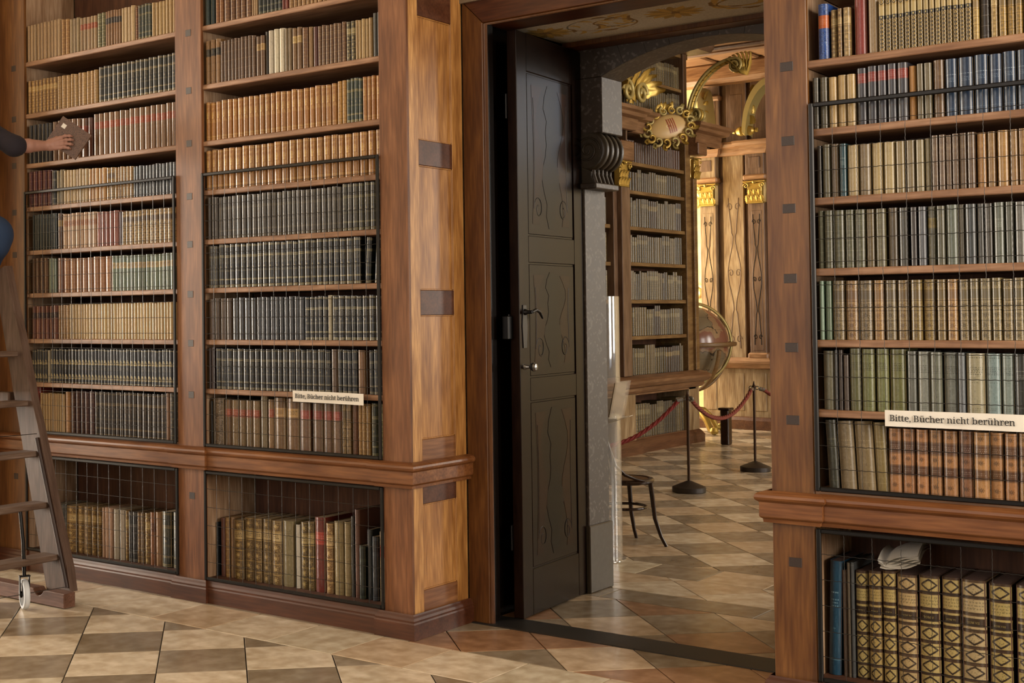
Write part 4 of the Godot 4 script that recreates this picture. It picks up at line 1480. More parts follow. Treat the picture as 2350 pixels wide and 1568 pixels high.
# ------------------------------------------------------------------ a visitor on the ladder, reaching for a book
# bones are [from, to, radius, radius]; their tapered capsules are joined smoothly and meshed as surface nets
func sdf_mesh(mb: MB, bones: Array, cell: float, k: float):
	var lo := Vector3.ONE * 1e9
	var hi := Vector3.ONE * -1e9
	for b in bones:
		var r: float = maxf(b[2], b[3]) + k + cell * 2
		for p in [b[0], b[1]]:
			lo = lo.min(p - Vector3.ONE * r)
			hi = hi.max(p + Vector3.ONE * r)
	var nx := int((hi.x - lo.x) / cell) + 2
	var ny := int((hi.y - lo.y) / cell) + 2
	var nz := int((hi.z - lo.z) / cell) + 2
	var g := PackedFloat32Array()
	g.resize(nx * ny * nz)
	g.fill(1.0)
	for b in bones:
		var a: Vector3 = b[0]
		var e: Vector3 = b[1]
		var ra: float = b[2]
		var rb: float = b[3]
		var r := maxf(ra, rb) + k + cell * 2
		var l := ((a.min(e) - Vector3.ONE * r - lo) / cell).floor()
		var h := ((a.max(e) + Vector3.ONE * r - lo) / cell).ceil()
		var ae := e - a
		var len2 := maxf(ae.length_squared(), 1e-9)
		for z in range(maxi(int(l.z), 0), mini(int(h.z), nz)):
			for y in range(maxi(int(l.y), 0), mini(int(h.y), ny)):
				var at := (z * ny + y) * nx
				for x in range(maxi(int(l.x), 0), mini(int(h.x), nx)):
					var p := lo + Vector3(x, y, z) * cell
					var t := clampf((p - a).dot(ae) / len2, 0.0, 1.0)
					var d := p.distance_to(a + ae * t) - lerpf(ra, rb, t)
					var o := g[at + x]
					var m := maxf(k - absf(d - o), 0.0) / k
					g[at + x] = minf(d, o) - m * m * k * 0.25
	var id := {}
	var sy := nx
	var sz := nx * ny
	for z in nz - 1:
		for y in ny - 1:
			var at := (z * ny + y) * nx
			for x in nx - 1:
				var i := at + x
				var n := 0
				if g[i] < 0.0: n += 1
				if g[i + 1] < 0.0: n += 1
				if g[i + sy] < 0.0: n += 1
				if g[i + sy + 1] < 0.0: n += 1
				if g[i + sz] < 0.0: n += 1
				if g[i + sz + 1] < 0.0: n += 1
				if g[i + sz + sy] < 0.0: n += 1
				if g[i + sz + sy + 1] < 0.0: n += 1
				if n == 0 or n == 8: continue
				var sum := Vector3.ZERO
				var c := 0
				for ed in [[0, 1], [sy, sy + 1], [sz, sz + 1], [sz + sy, sz + sy + 1], [0, sy], [1, sy + 1], [sz, sz + sy], [sz + 1, sz + sy + 1], [0, sz], [1, sz + 1], [sy, sz + sy], [sy + 1, sz + sy + 1]]:
					var p: int = ed[0]
					var q: int = ed[1]
					var gp := g[i + p]
					var gq := g[i + q]
					if (gp < 0.0) != (gq < 0.0):
						var t := gp / (gp - gq)
						var v0 := Vector3(1 if p % sy == 1 else 0, 1 if (p % sz) >= sy else 0, 1 if p >= sz else 0)
						var v1 := Vector3(1 if q % sy == 1 else 0, 1 if (q % sz) >= sy else 0, 1 if q >= sz else 0)
						sum += v0.lerp(v1, t)
						c += 1
				var pos := lo + (Vector3(x, y, z) + sum / c) * cell
				var grad := Vector3(g[i + 1] - g[i] + g[i + sy + sz + 1] - g[i + sy + sz], g[i + sy] - g[i] + g[i + sy + sz + 1] - g[i + sz + 1], g[i + sz] - g[i] + g[i + sy + sz + 1] - g[i + sy + 1])
				id[i] = mb.vert(pos, grad.normalized())
	for i in id:
		for ax in 3:
			var s: int = [1, sy, sz][ax]
			var s1: int = [sy, sz, 1][ax]
			var s2: int = [sz, 1, sy][ax]
			if (g[i] < 0.0) != (g[i + s] < 0.0) and id.has(i - s1) and id.has(i - s2) and id.has(i - s1 - s2):
				mb.face(id[i], id[i - s1], id[i - s1 - s2]); mb.face(id[i], id[i - s1 - s2], id[i - s2])

func person():
	# axes: r to the picture's right, u up, c towards the viewer; the origin is the reaching hand
	var o := Vector3(-6.734, 2.79, 0.2)
	var r := Vector3(0.776, 0.0, -0.630)
	var c := Vector3(0.630, 0.0, 0.776)
	var P := func(a: float, b: float, d: float) -> Vector3: return o + r * a + Vector3(0, b, 0) + c * d
	var shoulder: Vector3 = P.call(-0.60, 0.165, 0.12)
	var elbow: Vector3 = P.call(-0.285, -0.018, 0.17)
	var wrist: Vector3 = P.call(-0.120, 0.0, 0.02)
	var shoulder_l: Vector3 = P.call(-0.95, 0.09, 0.14)
	var elbow_l: Vector3 = P.call(-1.12, -0.22, 0.06)
	var wrist_l: Vector3 = P.call(-1.00, -0.36, -0.10)
	var neck: Vector3 = P.call(-0.78, 0.19, 0.12)
	var head: Vector3 = P.call(-0.76, 0.35, 0.08)
	var chest: Vector3 = P.call(-0.74, -0.04, 0.12)
	var waist_p: Vector3 = P.call(-0.62, -0.36, 0.12)
	var hip: Vector3 = P.call(-0.45, -0.57, 0.10)
	var hip_l: Vector3 = P.call(-0.63, -0.59, 0.14)
	var knee: Vector3 = P.call(-0.60, -1.0, 0.06)
	var knee_l: Vector3 = P.call(-0.78, -1.04, 0.05)
	var ankle := Vector3(-7.24, 1.37, 0.64)
	var ankle_l := Vector3(-7.38, 1.37, 0.80)
	var fwd := Vector3(-0.62, 0, -0.78)
	var t := thing("person", "person in dark sweater and blue jeans on the ladder, reaching for a book", "person")
	var body := MB.new()
	sdf_mesh(body, [
		[head + Vector3(0, 0.03, 0) - fwd * 0.02, head + Vector3(0, -0.05, 0) + fwd * 0.025, 0.093, 0.070], [head + Vector3(0, -0.09, 0) + fwd * 0.06, head + Vector3(0, -0.09, 0) + fwd * 0.065, 0.035, 0.03], [head + fwd * 0.095 + Vector3(0, 0.0, 0), head + fwd * 0.115 + Vector3(0, -0.03, 0), 0.012, 0.017],
		[neck + Vector3(0, -0.04, 0), head + Vector3(0, -0.06, 0), 0.062, 0.056], [neck + Vector3(0, -0.06, 0), shoulder, 0.065, 0.062], [neck + Vector3(0, -0.06, 0), shoulder_l, 0.065, 0.062],
		[shoulder, elbow, 0.056, 0.045], [elbow, wrist, 0.045, 0.030], [shoulder_l, elbow_l, 0.056, 0.045], [elbow_l, wrist_l, 0.042, 0.029],
		[chest + r * 0.07, chest - r * 0.07, 0.13, 0.13], [chest, waist_p, 0.14, 0.125], [waist_p, (hip + hip_l) * 0.5, 0.125, 0.14],
		[hip, knee, 0.095, 0.062], [hip_l, knee_l, 0.095, 0.062], [knee, ankle, 0.056, 0.038], [knee_l, ankle_l, 0.056, 0.038], [wrist_l, wrist_l + (wrist_l - elbow_l).normalized() * 0.10, 0.03, 0.03]], 0.016, 0.04)
	for g: float in [-1.0, 1.0]:
		sdf_mesh(body, [[head + r * 0.084 * g + Vector3(0, -0.01, 0), head + r * 0.090 * g + Vector3(0, 0.03, 0), 0.010, 0.013]], 0.005, 0.005)
	# right hand in finer detail: palm over the board of the book, four unequal fingers bent across it, thumb behind
	var hand := []
	var palm_a: Vector3 = P.call(-0.115, 0.0, 0.02)
	hand.append([elbow, elbow.lerp(wrist, 0.45), 0.044, 0.044])
	hand.append([elbow.lerp(wrist, 0.45), wrist, 0.044, 0.030])
	hand.append([wrist, P.call(-0.09, 0.006, 0.018), 0.030, 0.028])
	var knuck := [P.call(-0.030, 0.050, 0.016), P.call(-0.022, 0.028, 0.024), P.call(-0.022, 0.006, 0.024), P.call(-0.028, -0.014, 0.018)]
	var fmid := [P.call(0.004, 0.060, 0.026), P.call(0.012, 0.034, 0.034), P.call(0.012, 0.009, 0.034), P.call(0.002, -0.014, 0.027)]
	var fend := [P.call(0.030, 0.061, 0.018), P.call(0.037, 0.036, 0.024), P.call(0.036, 0.008, 0.024), P.call(0.022, -0.016, 0.018)]
	var tips := [P.call(0.041, 0.060, 0.005), P.call(0.049, 0.036, 0.008), P.call(0.047, 0.007, 0.008), P.call(0.031, -0.018, 0.005)]
	for k in 4:
		hand.append([P.call(-0.095, 0.022 - 0.012 * k, 0.016), knuck[k], 0.020, 0.0125])
		hand.append([knuck[k], fmid[k], 0.0112 - 0.0008 * absf(k - 1.0), 0.0095])
		hand.append([fmid[k], fend[k], 0.0095 - 0.0006 * absf(k - 1.0), 0.0085])
		hand.append([fend[k], tips[k], 0.0085, 0.0070])
	hand.append([P.call(-0.10, 0.020, 0.010), P.call(-0.055, 0.052, -0.014), 0.019, 0.014])
	hand.append([P.call(-0.055, 0.052, -0.014), P.call(-0.025, 0.050, -0.040), 0.013, 0.0105])
	hand.append([P.call(-0.025, 0.050, -0.040), P.call(0.004, 0.040, -0.042), 0.0105, 0.0085])
	sdf_mesh(body, hand, 0.0034, 0.009)
	obj("body", body, M.skin, t)
	var b := MB.new()
	var cuff := elbow.lerp(wrist, 0.12)
	sdf_mesh(b, [[neck + Vector3(0, -0.07, 0), shoulder, 0.085, 0.080], [neck + Vector3(0, -0.07, 0), shoulder_l, 0.085, 0.080], [shoulder, elbow, 0.074, 0.062], [elbow, cuff, 0.062, 0.058], [shoulder_l, elbow_l, 0.074, 0.060], [elbow_l, elbow_l.lerp(wrist_l, 0.8), 0.058, 0.042],
		[chest + r * 0.07, chest - r * 0.07, 0.15, 0.15], [chest, waist_p, 0.158, 0.150], [waist_p, (hip + hip_l) * 0.5 + Vector3(0, 0.07, 0), 0.148, 0.155]], 0.014, 0.035)
	# a few folds of the sleeve
	for k in 5:
		var q: Vector3 = shoulder.lerp(elbow, 0.45 + 0.12 * k)
		var ax := (elbow - shoulder).normalized()
		var u := ax.cross(c).normalized()
		var ring := []
		for s in 12:
			var a := -0.9 + s * 0.2
			ring.append(q + (u * sin(a) + c * cos(a)) * (0.064 - 0.001 * k) + ax * 0.012 * sin(a * 2.0 + k))
		b.tube(ring, 0.0055, 6)
	obj("sweater", b, M.sweater, t)
	b = MB.new()
	sdf_mesh(b, [[waist_p + Vector3(0, -0.06, 0), (hip + hip_l) * 0.5, 0.142, 0.158], [hip, knee, 0.125, 0.085], [hip_l, knee_l, 0.125, 0.085], [hip + r * 0.03 - fwd * 0.04, hip + r * 0.02 - fwd * 0.05 + Vector3(0, -0.05, 0), 0.12, 0.115], [hip_l - fwd * 0.05, hip_l - fwd * 0.05 + Vector3(0, -0.05, 0), 0.115, 0.11], [knee, ankle + Vector3(0, 0.02, 0), 0.078, 0.062], [knee_l, ankle_l + Vector3(0, 0.02, 0), 0.078, 0.062]], 0.015, 0.035)
	obj("jeans", b, M.jeans, t)
	b = MB.new()
	for a in [ankle, ankle_l]:
		sdf_mesh(b, [[a + Vector3(0, -0.035, 0) - fwd * 0.03, a + Vector3(0, -0.048, 0) + fwd * 0.15, 0.046, 0.036]], 0.012, 0.01)
	obj("shoes", b, M.shoe, t)
	b = MB.new()
	sdf_mesh(b, [[head + Vector3(0, 0.05, 0) - fwd * 0.02, head + Vector3(0, 0.04, 0) + fwd * 0.03, 0.098, 0.075], [head - fwd * 0.05 + Vector3(0, 0.02, 0), head - fwd * 0.05 + Vector3(0, -0.08, 0), 0.075, 0.055]], 0.010, 0.02)
	obj("hair", b, M.hair, t)
	# the book being taken out, its marbled board towards us
	var k := thing("book", "brown marbled book with a small white label, held aslant in the outstretched hand", "book", P.call(0.022, 0.052, -0.017))
	var bx := (r * 0.82 + Vector3(0, -0.57, 0)).normalized()
	var bz := c
	var by := bz.cross(bx).normalized()
	k.basis = Basis(bx, by, bz)
	var im := Image.create(256, 256, false, Image.FORMAT_RGB8)
	im.fill(Color(0.36, 0.26, 0.20))
	var rr := RandomNumberGenerator.new()
	rr.seed = 3
	for s in 5200:
		var q := Vector2i(rr.randi_range(0, 255), rr.randi_range(0, 255))
		var g := rr.randf()
		im.fill_rect(Rect2i(q, Vector2i(rr.randi_range(1, 4), rr.randi_range(1, 4))), Color(0.36, 0.26, 0.20).lerp(Color(0.11, 0.06, 0.045) if g < 0.55 else Color(0.50, 0.38, 0.29), rr.randf_range(0.2, 0.9)))
	var mm := StandardMaterial3D.new()
	mm.resource_name = "marbled_paper"
	mm.albedo_texture = ImageTexture.create_from_image(im)
	mm.roughness = 0.5
	mm.uv1_triplanar = true
	mm.uv1_scale = Vector3.ONE * 5.0
	b = MB.new()
	b.span(-0.110, 0.110, -0.094, 0.094, 0.008, 0.0115, 0.001)
	b.span(-0.110, 0.110, -0.094, 0.094, -0.0115, -0.008, 0.001)
	b.span(0.106, 0.110, -0.094, 0.094, -0.0105, 0.0105, 0.001)
	obj("cover", b, mm, k)
	obj("page_block", bit(-0.106, 0.106, -0.091, 0.091, -0.008, 0.008), M.paper, k)
	obj("shelf_mark", bit(-0.083, -0.055, 0.030, 0.058, 0.0114, 0.0119), M.paper, k)

# ------------------------------------------------------------------ the hall beyond
const HX := -7.45        # plane of the shelf fronts on its left wall

func far_hall():
	var t := thing("bookcase", "tall gilt-trimmed bookcase in the hall beyond the doorway, its shelves closely filled", "bookcase", Vector3.ZERO)
	var zn := -8.66          # near end of the main bay
	var zf := -10.31
	# bodies: base, bay, gallery bay
	obj("back_panel", bit(-7.92, -7.88, 0, 5.0, zf - 0.3, -5.2), M.wood_inside, t)
	obj("base_body", bit(-7.9, HX + 0.02, 0.69, 0.73, zf - 0.2, -5.2), M.wood_hall_rail, t)
	var hs := [0.17, 0.92, 1.396, 1.833, 2.285, 2.715, 3.15, 3.495]
	for y in hs:
		obj("shelf", bit(-7.88, HX, y - 0.045, y, zf, zn, 0.004), M.wood_hall_edge if y > 0.95 else M.wood_hall_rail, t)
	for y in [2.275, 2.715, 3.16, 1.833, 3.495]:
		obj("shelf", bit(-7.88, HX, y - 0.045, y, -8.32, -6.6, 0.004), M.wood_hall_edge, t)
	# uprights at each side of the bay
	obj("upright", bit(-7.9, HX + 0.02, 0.9, 3.95, zf - 0.15, zf, 0.004), M.wood_hall_edge, t)
	obj("upright", bit(-7.9, HX + 0.06, 0.9, 3.95, zn, zn + 0.03, 0.004), M.wood_hall_brown, t)
	obj("base_upright", bit(-7.9, HX + 0.02, 0.0, 0.72, zf - 0.3, zf, 0.004), M.wood_hall, t)
	obj("base_upright", bit(-7.9, HX + 0.05, 0.0, 0.75, zn - 0.13, zn + 0.34, 0.004), M.wood_hall, t)
	# pilaster between this bay and the next, with its gilt capital
	obj("pilaster", bit(-7.6, HX + 0.10, 0.93, 3.16, zn + 0.03, zn + 0.24, 0.006), M.wood_hall_brown, t)
	obj("pilaster_side", bit(-7.8, HX + 0.04, 0.93, 3.16, zn + 0.24, zn + 0.33, 0.006), M.wood_hall_brown, t)
	obj("impost", bit(-7.8, HX + 0.14, 3.47, 3.70, zn - 0.02, zn + 0.30, 0.012), M.wood_hall_rail, t)
	capital(t, Vector3(HX + 0.04, 3.16, zn + 0.135), 0.25, 0.31, PI / 2)
	obj("end_pilaster", bit(-7.6, HX + 0.06, 0.93, 3.40, zf - 0.25, zf - 0.15, 0.006), M.wood_hall_edge, t)
	capital(t, Vector3(HX + 0.02, 3.40, zf - 0.28), 0.18, 0.28, PI / 2)
	obj("impost", bit(-7.8, HX + 0.16, 3.70, 3.86, zf - 0.36, zf - 0.10, 0.012), M.wood_hall_rail, t)
	# waist ledge and foot moulding
	var b := MB.new()
	var path := [Vector2(-7.8, zf - 0.30), Vector2(HX + 0.02, zf - 0.30), Vector2(HX + 0.02, zn - 0.14), Vector2(HX + 0.06, zn - 0.14), Vector2(HX + 0.06, zn + 0.36), Vector2(HX + 0.02, zn + 0.36), Vector2(HX + 0.02, -5.2)]
	b.mould(path, [Vector2(0, 0.71), Vector2(0.03, 0.72), Vector2(0.05, 0.75), Vector2(0.05, 0.78), Vector2(0.09, 0.80), Vector2(0.12, 0.84), Vector2(0.12, 0.87), Vector2(0.08, 0.90), Vector2(0.02, 0.925), Vector2(0, 0.93)])
	obj("ledge", b, M.wood_hall_rail, t)
	b = MB.new()
	b.mould(path, [Vector2(0, 0), Vector2(0.05, 0), Vector2(0.05, 0.10), Vector2(0.03, 0.13), Vector2(0.015, 0.15), Vector2(0, 0.165)])
	obj("foot_moulding", b, M.wood_plinth_side, t)
	# entablature under the gallery
	b = MB.new()
	b.mould([Vector2(-7.8, zf - 0.80), Vector2(HX + 0.10, zf - 0.80), Vector2(HX + 0.10, zf - 0.10), Vector2(HX, zf - 0.10), Vector2(HX, zn - 0.12), Vector2(HX + 0.07, zn - 0.12), Vector2(HX + 0.07, zn + 0.34), Vector2(HX, zn + 0.34), Vector2(HX, -5.2)], [Vector2(0, 3.84), Vector2(0.03, 3.85), Vector2(0.04, 3.90), Vector2(0.05, 3.98), Vector2(0.12, 4.0), Vector2(0.13, 4.04), Vector2(0.17, 4.06), Vector2(0.18, 4.10), Vector2(0.12, 4.115), Vector2(0, 4.12)])
	obj("entablature", b, M.wood_hall_rail, t)
	obj("frieze", bit(-7.9, HX, 3.84, 4.12, zf - 0.8, -5.2), M.wood_hall_brown, t)
	obj("gallery_shelf", bit(-7.88, HX - 0.02, 4.50, 4.54, zf, -6.6, 0.004), M.wood_hall_edge, t)
	obj("gallery_shelf", bit(-7.88, HX - 0.02, 4.95, 5.0, zf - 0.2, -5.2, 0.004), M.wood_hall_edge, t)
	obj("gallery_upright", bit(-7.9, HX + 0.01, 4.12, 5.0, zf - 0.10, zf, 0.004), M.wood_hall_brown, t)
	obj("gallery_cornice", bit(-7.95, HX + 0.35, 5.0, 5.2, zf - 0.25, -5.2, 0.05), M.wood_hall_brown, t)
	cartouche()
	gilt_leaf_group(Vector3(HX + 0.13, 4.13, -8.62), "gilded acanthus ornament standing on the cornice near the stone arch", 1.0)
	scroll_bracket(Vector3(HX + 0.02, 4.125, -10.42), Vector3(0.66, 0.74, 0.0), "long gilded scroll bracket springing from the cornice corner to the gallery")
	gallery()
	end_wall()

# a gilt capital of leaves and volutes: base at the given point, w wide, h high, turned about y
func capital(t: Node3D, at: Vector3, w: float, h: float, turn: float):
	var bs := Basis(Vector3.UP, turn)
	var b := MB.new()
	var d := w * 0.34
	b.box(at + Vector3(0, h * 0.46, 0), Vector3(w * 0.80, h * 0.92, d), 0.01, bs)
	b.box(at + Vector3(0, h * 0.965, 0), Vector3(w * 1.22, h * 0.07, d * 1.7), 0.008, bs)
	b.box(at + Vector3(0, 0.012, 0), Vector3(w * 0.94, 0.024, d * 1.2), 0.008, bs)
	t = obj("capital_bell", b, M.gold, t)
	for row in 2:
		for k in 4 - row:
			b = MB.new()
			var x := (k - (3 - row) * 0.5) * w * 0.27
			leaf(b, at + bs * Vector3(x, h * (0.06 + row * 0.27), d * 0.5), bs, w * 0.15, h * 0.36, 0.10 * w + 0.02)
			obj("acanthus_leaf", b, M.gold, t)
	for g: float in [-1.0, 1.0]:
		b = MB.new()
		var pts := []
		for k in 22:
			var a := k * 0.36
			var rr := w * 0.16 * (1.0 - k / 27.0)
			pts.append(at + bs * Vector3(g * (w * 0.50 - cos(a) * rr * -1.0 - w * 0.06), h * 0.78 + sin(a) * rr, d * 0.72))
		b.tube(pts, w * 0.035, 6)
		obj("volute", b, M.gold, t)
	b = MB.new()
	b.lathe([Vector2(0, -0.02), Vector2(w * 0.11, -0.01), Vector2(w * 0.07, 0.012), Vector2(0, 0.02)], 8, at + bs * Vector3(0, h * 0.93, d * 0.75), bs * Basis(Vector3.RIGHT, PI / 2))
	obj("rosette", b, M.gold, t)

# one curling leaf, rooted at p, rising h and curling outwards
func leaf(b: MB, p: Vector3, bs: Basis, w: float, h: float, out: float):
	var rows := []
	for k in 9:
		var u := k / 8.0
		var y := h * sin(u * 2.0) / sin(2.0) * (1.0 if u < 0.8 else 1.0 - (u - 0.8) * 0.9)
		y = h * (u if u < 0.75 else 0.75 + 0.12 * sin((u - 0.75) * 8.0))
		var z := out * pow(u, 2.4)
		var wd := w * (0.75 + 0.35 * sin(u * PI)) * (1.0 - 0.55 * pow(u, 3.0)) * (0.86 + 0.14 * cos(k * 3.0))
		var line := []
		for s in 7:
			var v := (s - 3) / 3.0
			line.append(p + bs * Vector3(v * wd, y - 0.05 * h * absf(v) * u, z - 0.16 * w * v * v + 0.06 * w * cos(v * 6.0)))
		rows.append(line)
	b.sheet(rows)
	var rear := []
	for line in rows:
		var l2 := []
		for p2 in line: l2.append(p2 - bs * Vector3(0, 0, 0.006))
		l2.reverse()
		rear.append(l2)
	b.sheet(rear)

func cartouche():
	var t := thing("cartouche", "gilded cartouche with a cream and red striped shield hung on the cornice", "ornament", Vector3(HX + 0.22, 3.935, -9.40))
	t.rotation = Vector3(-0.15, PI / 2 - 0.75, 0.30)
	# shield: a domed oval
	var rows := []
	for k in 9:
		var line := []
		for s in 28:
			var a := TAU * s / 28
			var u := k / 8.0
			var rx := 0.25 * (1.0 + 0.06 * cos(a * 2.0))
			line.append(Vector3(cos(a) * rx * sin(u * PI / 2), sin(a) * 0.165 * sin(u * PI / 2), 0.075 * cos(u * PI / 2)))
		rows.append(line)
	var b := MB.new()
	b.sheet(rows, true)
	obj("shield", b, plain_mat("shield_cream", Color(0.72, 0.60, 0.40), 0.4), t)
	for k in 4:
		b = MB.new()
		var band := [[], []]
		for s in 9:
			var y := -0.09 + 0.18 * s / 8.0
			for g in 2:
				var x := 0.0 + 0.028 * k + 0.014 * g - 0.02
				var q := clampf(1.0 - (x * x) / (0.25 * 0.25) - (y * y) / (0.165 * 0.165), 0.0, 1.0)
				band[g].append(Vector3(x, y, 0.075 * sqrt(q) + 0.0025))
		b.sheet(band)
		obj("stripe", b, plain_mat("shield_red", Color(0.55, 0.24, 0.15), 0.4), t)
	# frame of scrolls, shells and leaves
	for k in 16:
		var a := TAU * k / 16.0
		b = MB.new()
		var c := Vector3(cos(a) * 0.285, sin(a) * 0.195, 0.02)
		var pts := []
		for s in 16:
			var q := s * 0.42
			var rr := 0.058 * (1.0 - s / 20.0)
			pts.append(c + Vector3(cos(q + a) * rr, sin(q + a) * rr, 0.02 + 0.002 * s))
		b.tube(pts, [0.020, 0.020, 0.019, 0.019, 0.018, 0.018, 0.017, 0.016, 0.015, 0.014, 0.013, 0.012, 0.011, 0.010, 0.009, 0.008], 6)
		leaf(b, c * 1.08, Basis(Vector3.BACK, a - PI / 2), 0.032, 0.11, 0.05)
		obj("frame_scroll", b, M.gold if k % 2 else M.gold_pale, t)
	b = MB.new()
	for k in 5: leaf(b, Vector3(0, 0.19, 0.03), Basis(Vector3.BACK, (k - 2) * 0.5), 0.035, 0.14, 0.06)
	obj("crest", b, M.gold, t)

func gilt_leaf_group(at: Vector3, label: String, s: float):
	var t := thing("gilded_ornament", label, "ornament", at)
	t.rotation.y = PI / 2
	for k in 9:
		var b := MB.new()
		var a := (k - 4) * 0.34
		leaf(b, Vector3((k - 4) * 0.03, 0.02 + 0.03 * absf(k - 4), 0.02 * (k % 3)), Basis(Vector3.BACK, -a), 0.075 * s, (0.52 - 0.035 * absf(k - 4)) * s, 0.20 * s)
		obj("acanthus_leaf", b, M.gold, t)
	for g: float in [-1.0, 1.0]:
		var b := MB.new()
		var pts := []
		for k in 30:
			var a := k * 0.33
			var rr := 0.14 * s * (1.0 - k / 36.0)
			pts.append(Vector3(g * (0.17 * s + cos(a) * rr), 0.15 * s + sin(a) * rr, 0.06))
		b.tube(pts, 0.028 * s, 7)
		obj("volute", b, M.gold_pale, t)

# S-shaped gilt bracket from a foot to a head, in the plane of its own run
func scroll_bracket(foot: Vector3, run: Vector3, label: String):
	var t := thing("scroll_bracket", label, "ornament", foot)
	var ex := Vector3(run.x, 0, run.z).normalized()
	var ez := ex.cross(Vector3.UP)
	var lx := Vector2(run.x, run.z).length()
	var pts := []
	for k in 30:
		var u := k / 29.0
		# rises steeply, then bends over to the level
		var a := u * PI * 0.5
		pts.append(Vector2(lx * (1.0 - cos(a)) * 0.98 + 0.02, run.y * sin(a)))
	var head := []
	var hc: Vector2 = pts[29] + Vector2(0.0, -0.09)
	for k in 34:
		var a := PI / 2 - k * 0.33
		var rr := 0.09 * (1.0 - k / 40.0)
		head.append(hc + Vector2(cos(a), sin(a)) * rr)
	var foot_s := []
	var fc := Vector2(0.12, 0.09)
	for k in 30:
		var a := PI + k * 0.35
		var rr := 0.09 * (1.0 - k / 36.0)
		foot_s.append(fc + Vector2(cos(a), sin(a)) * rr)
	var line := foot_s.duplicate()
	line.reverse()
	line.append_array(pts)
	line.append_array(head)
	for z in [-0.07, 0.0, 0.07]:
		var b := MB.new()
		var p3 := []
		for q in line: p3.append(ex * q.x + Vector3(0, q.y, 0) + ez * z)
		b.tube(p3, 0.026 if z == 0.0 else 0.02, 7)
		obj("moulded_band", b, M.gold_pale if z != 0.0 else M.gold, t)
	var b := MB.new()
	for k in range(3, 27, 2):
		var q: Vector2 = pts[k]
		var tg: Vector2 = (pts[k + 1] - pts[k - 1]).normalized()
		leaf(b, ex * (q.x + tg.y * 0.03) + Vector3(0, q.y - tg.x * 0.03, 0) , Basis(ez, atan2(tg.y, tg.x) * 1.0) * Basis(Vector3.UP, PI / 2), 0.05, 0.08, 0.05)
	obj("acanthus_trail", b, M.gold, t)
	b = MB.new()
	for k in 7:
		leaf(b, ex * (hc.x + 0.10) + Vector3(0, hc.y - 0.12, 0) + ez * ((k - 3) * 0.025), Basis(ez, -0.4 + 0.16 * k) * Basis(Vector3.UP, PI / 2), 0.05, 0.34, -0.08)
	obj("head_leaf", b, M.gold, t)

func gallery():
	# the gallery floor seen from below, with a moulded edge and ribs
	var t := structure("ceiling_gallery")
	obj("soffit", bit(-10.6, -5.2, 5.25, 5.5, -12.65, -10.2), M.wood_gallery, t)
	for k in 5:
		obj("soffit_panel", bit(-8.4 + k * 0.62, -7.87 + k * 0.62, 5.215, 5.26, -12.45, -11.5, 0.02), M.wood_gallery, t)
	for k in 3:
		obj("rib", bit(-8.5, -5.2, 5.12 - 0.01 * k, 5.26, -11.35 + k * 0.36, -11.21 + k * 0.36, 0.02), M.wood_hall_brown if k % 2 else M.wood_hall_ledge, t)
	obj("soffit_edge", bit(-8.5, -5.2, 4.93, 5.25, -12.65, -12.30, 0.06), M.wood_hall_ledge, t)

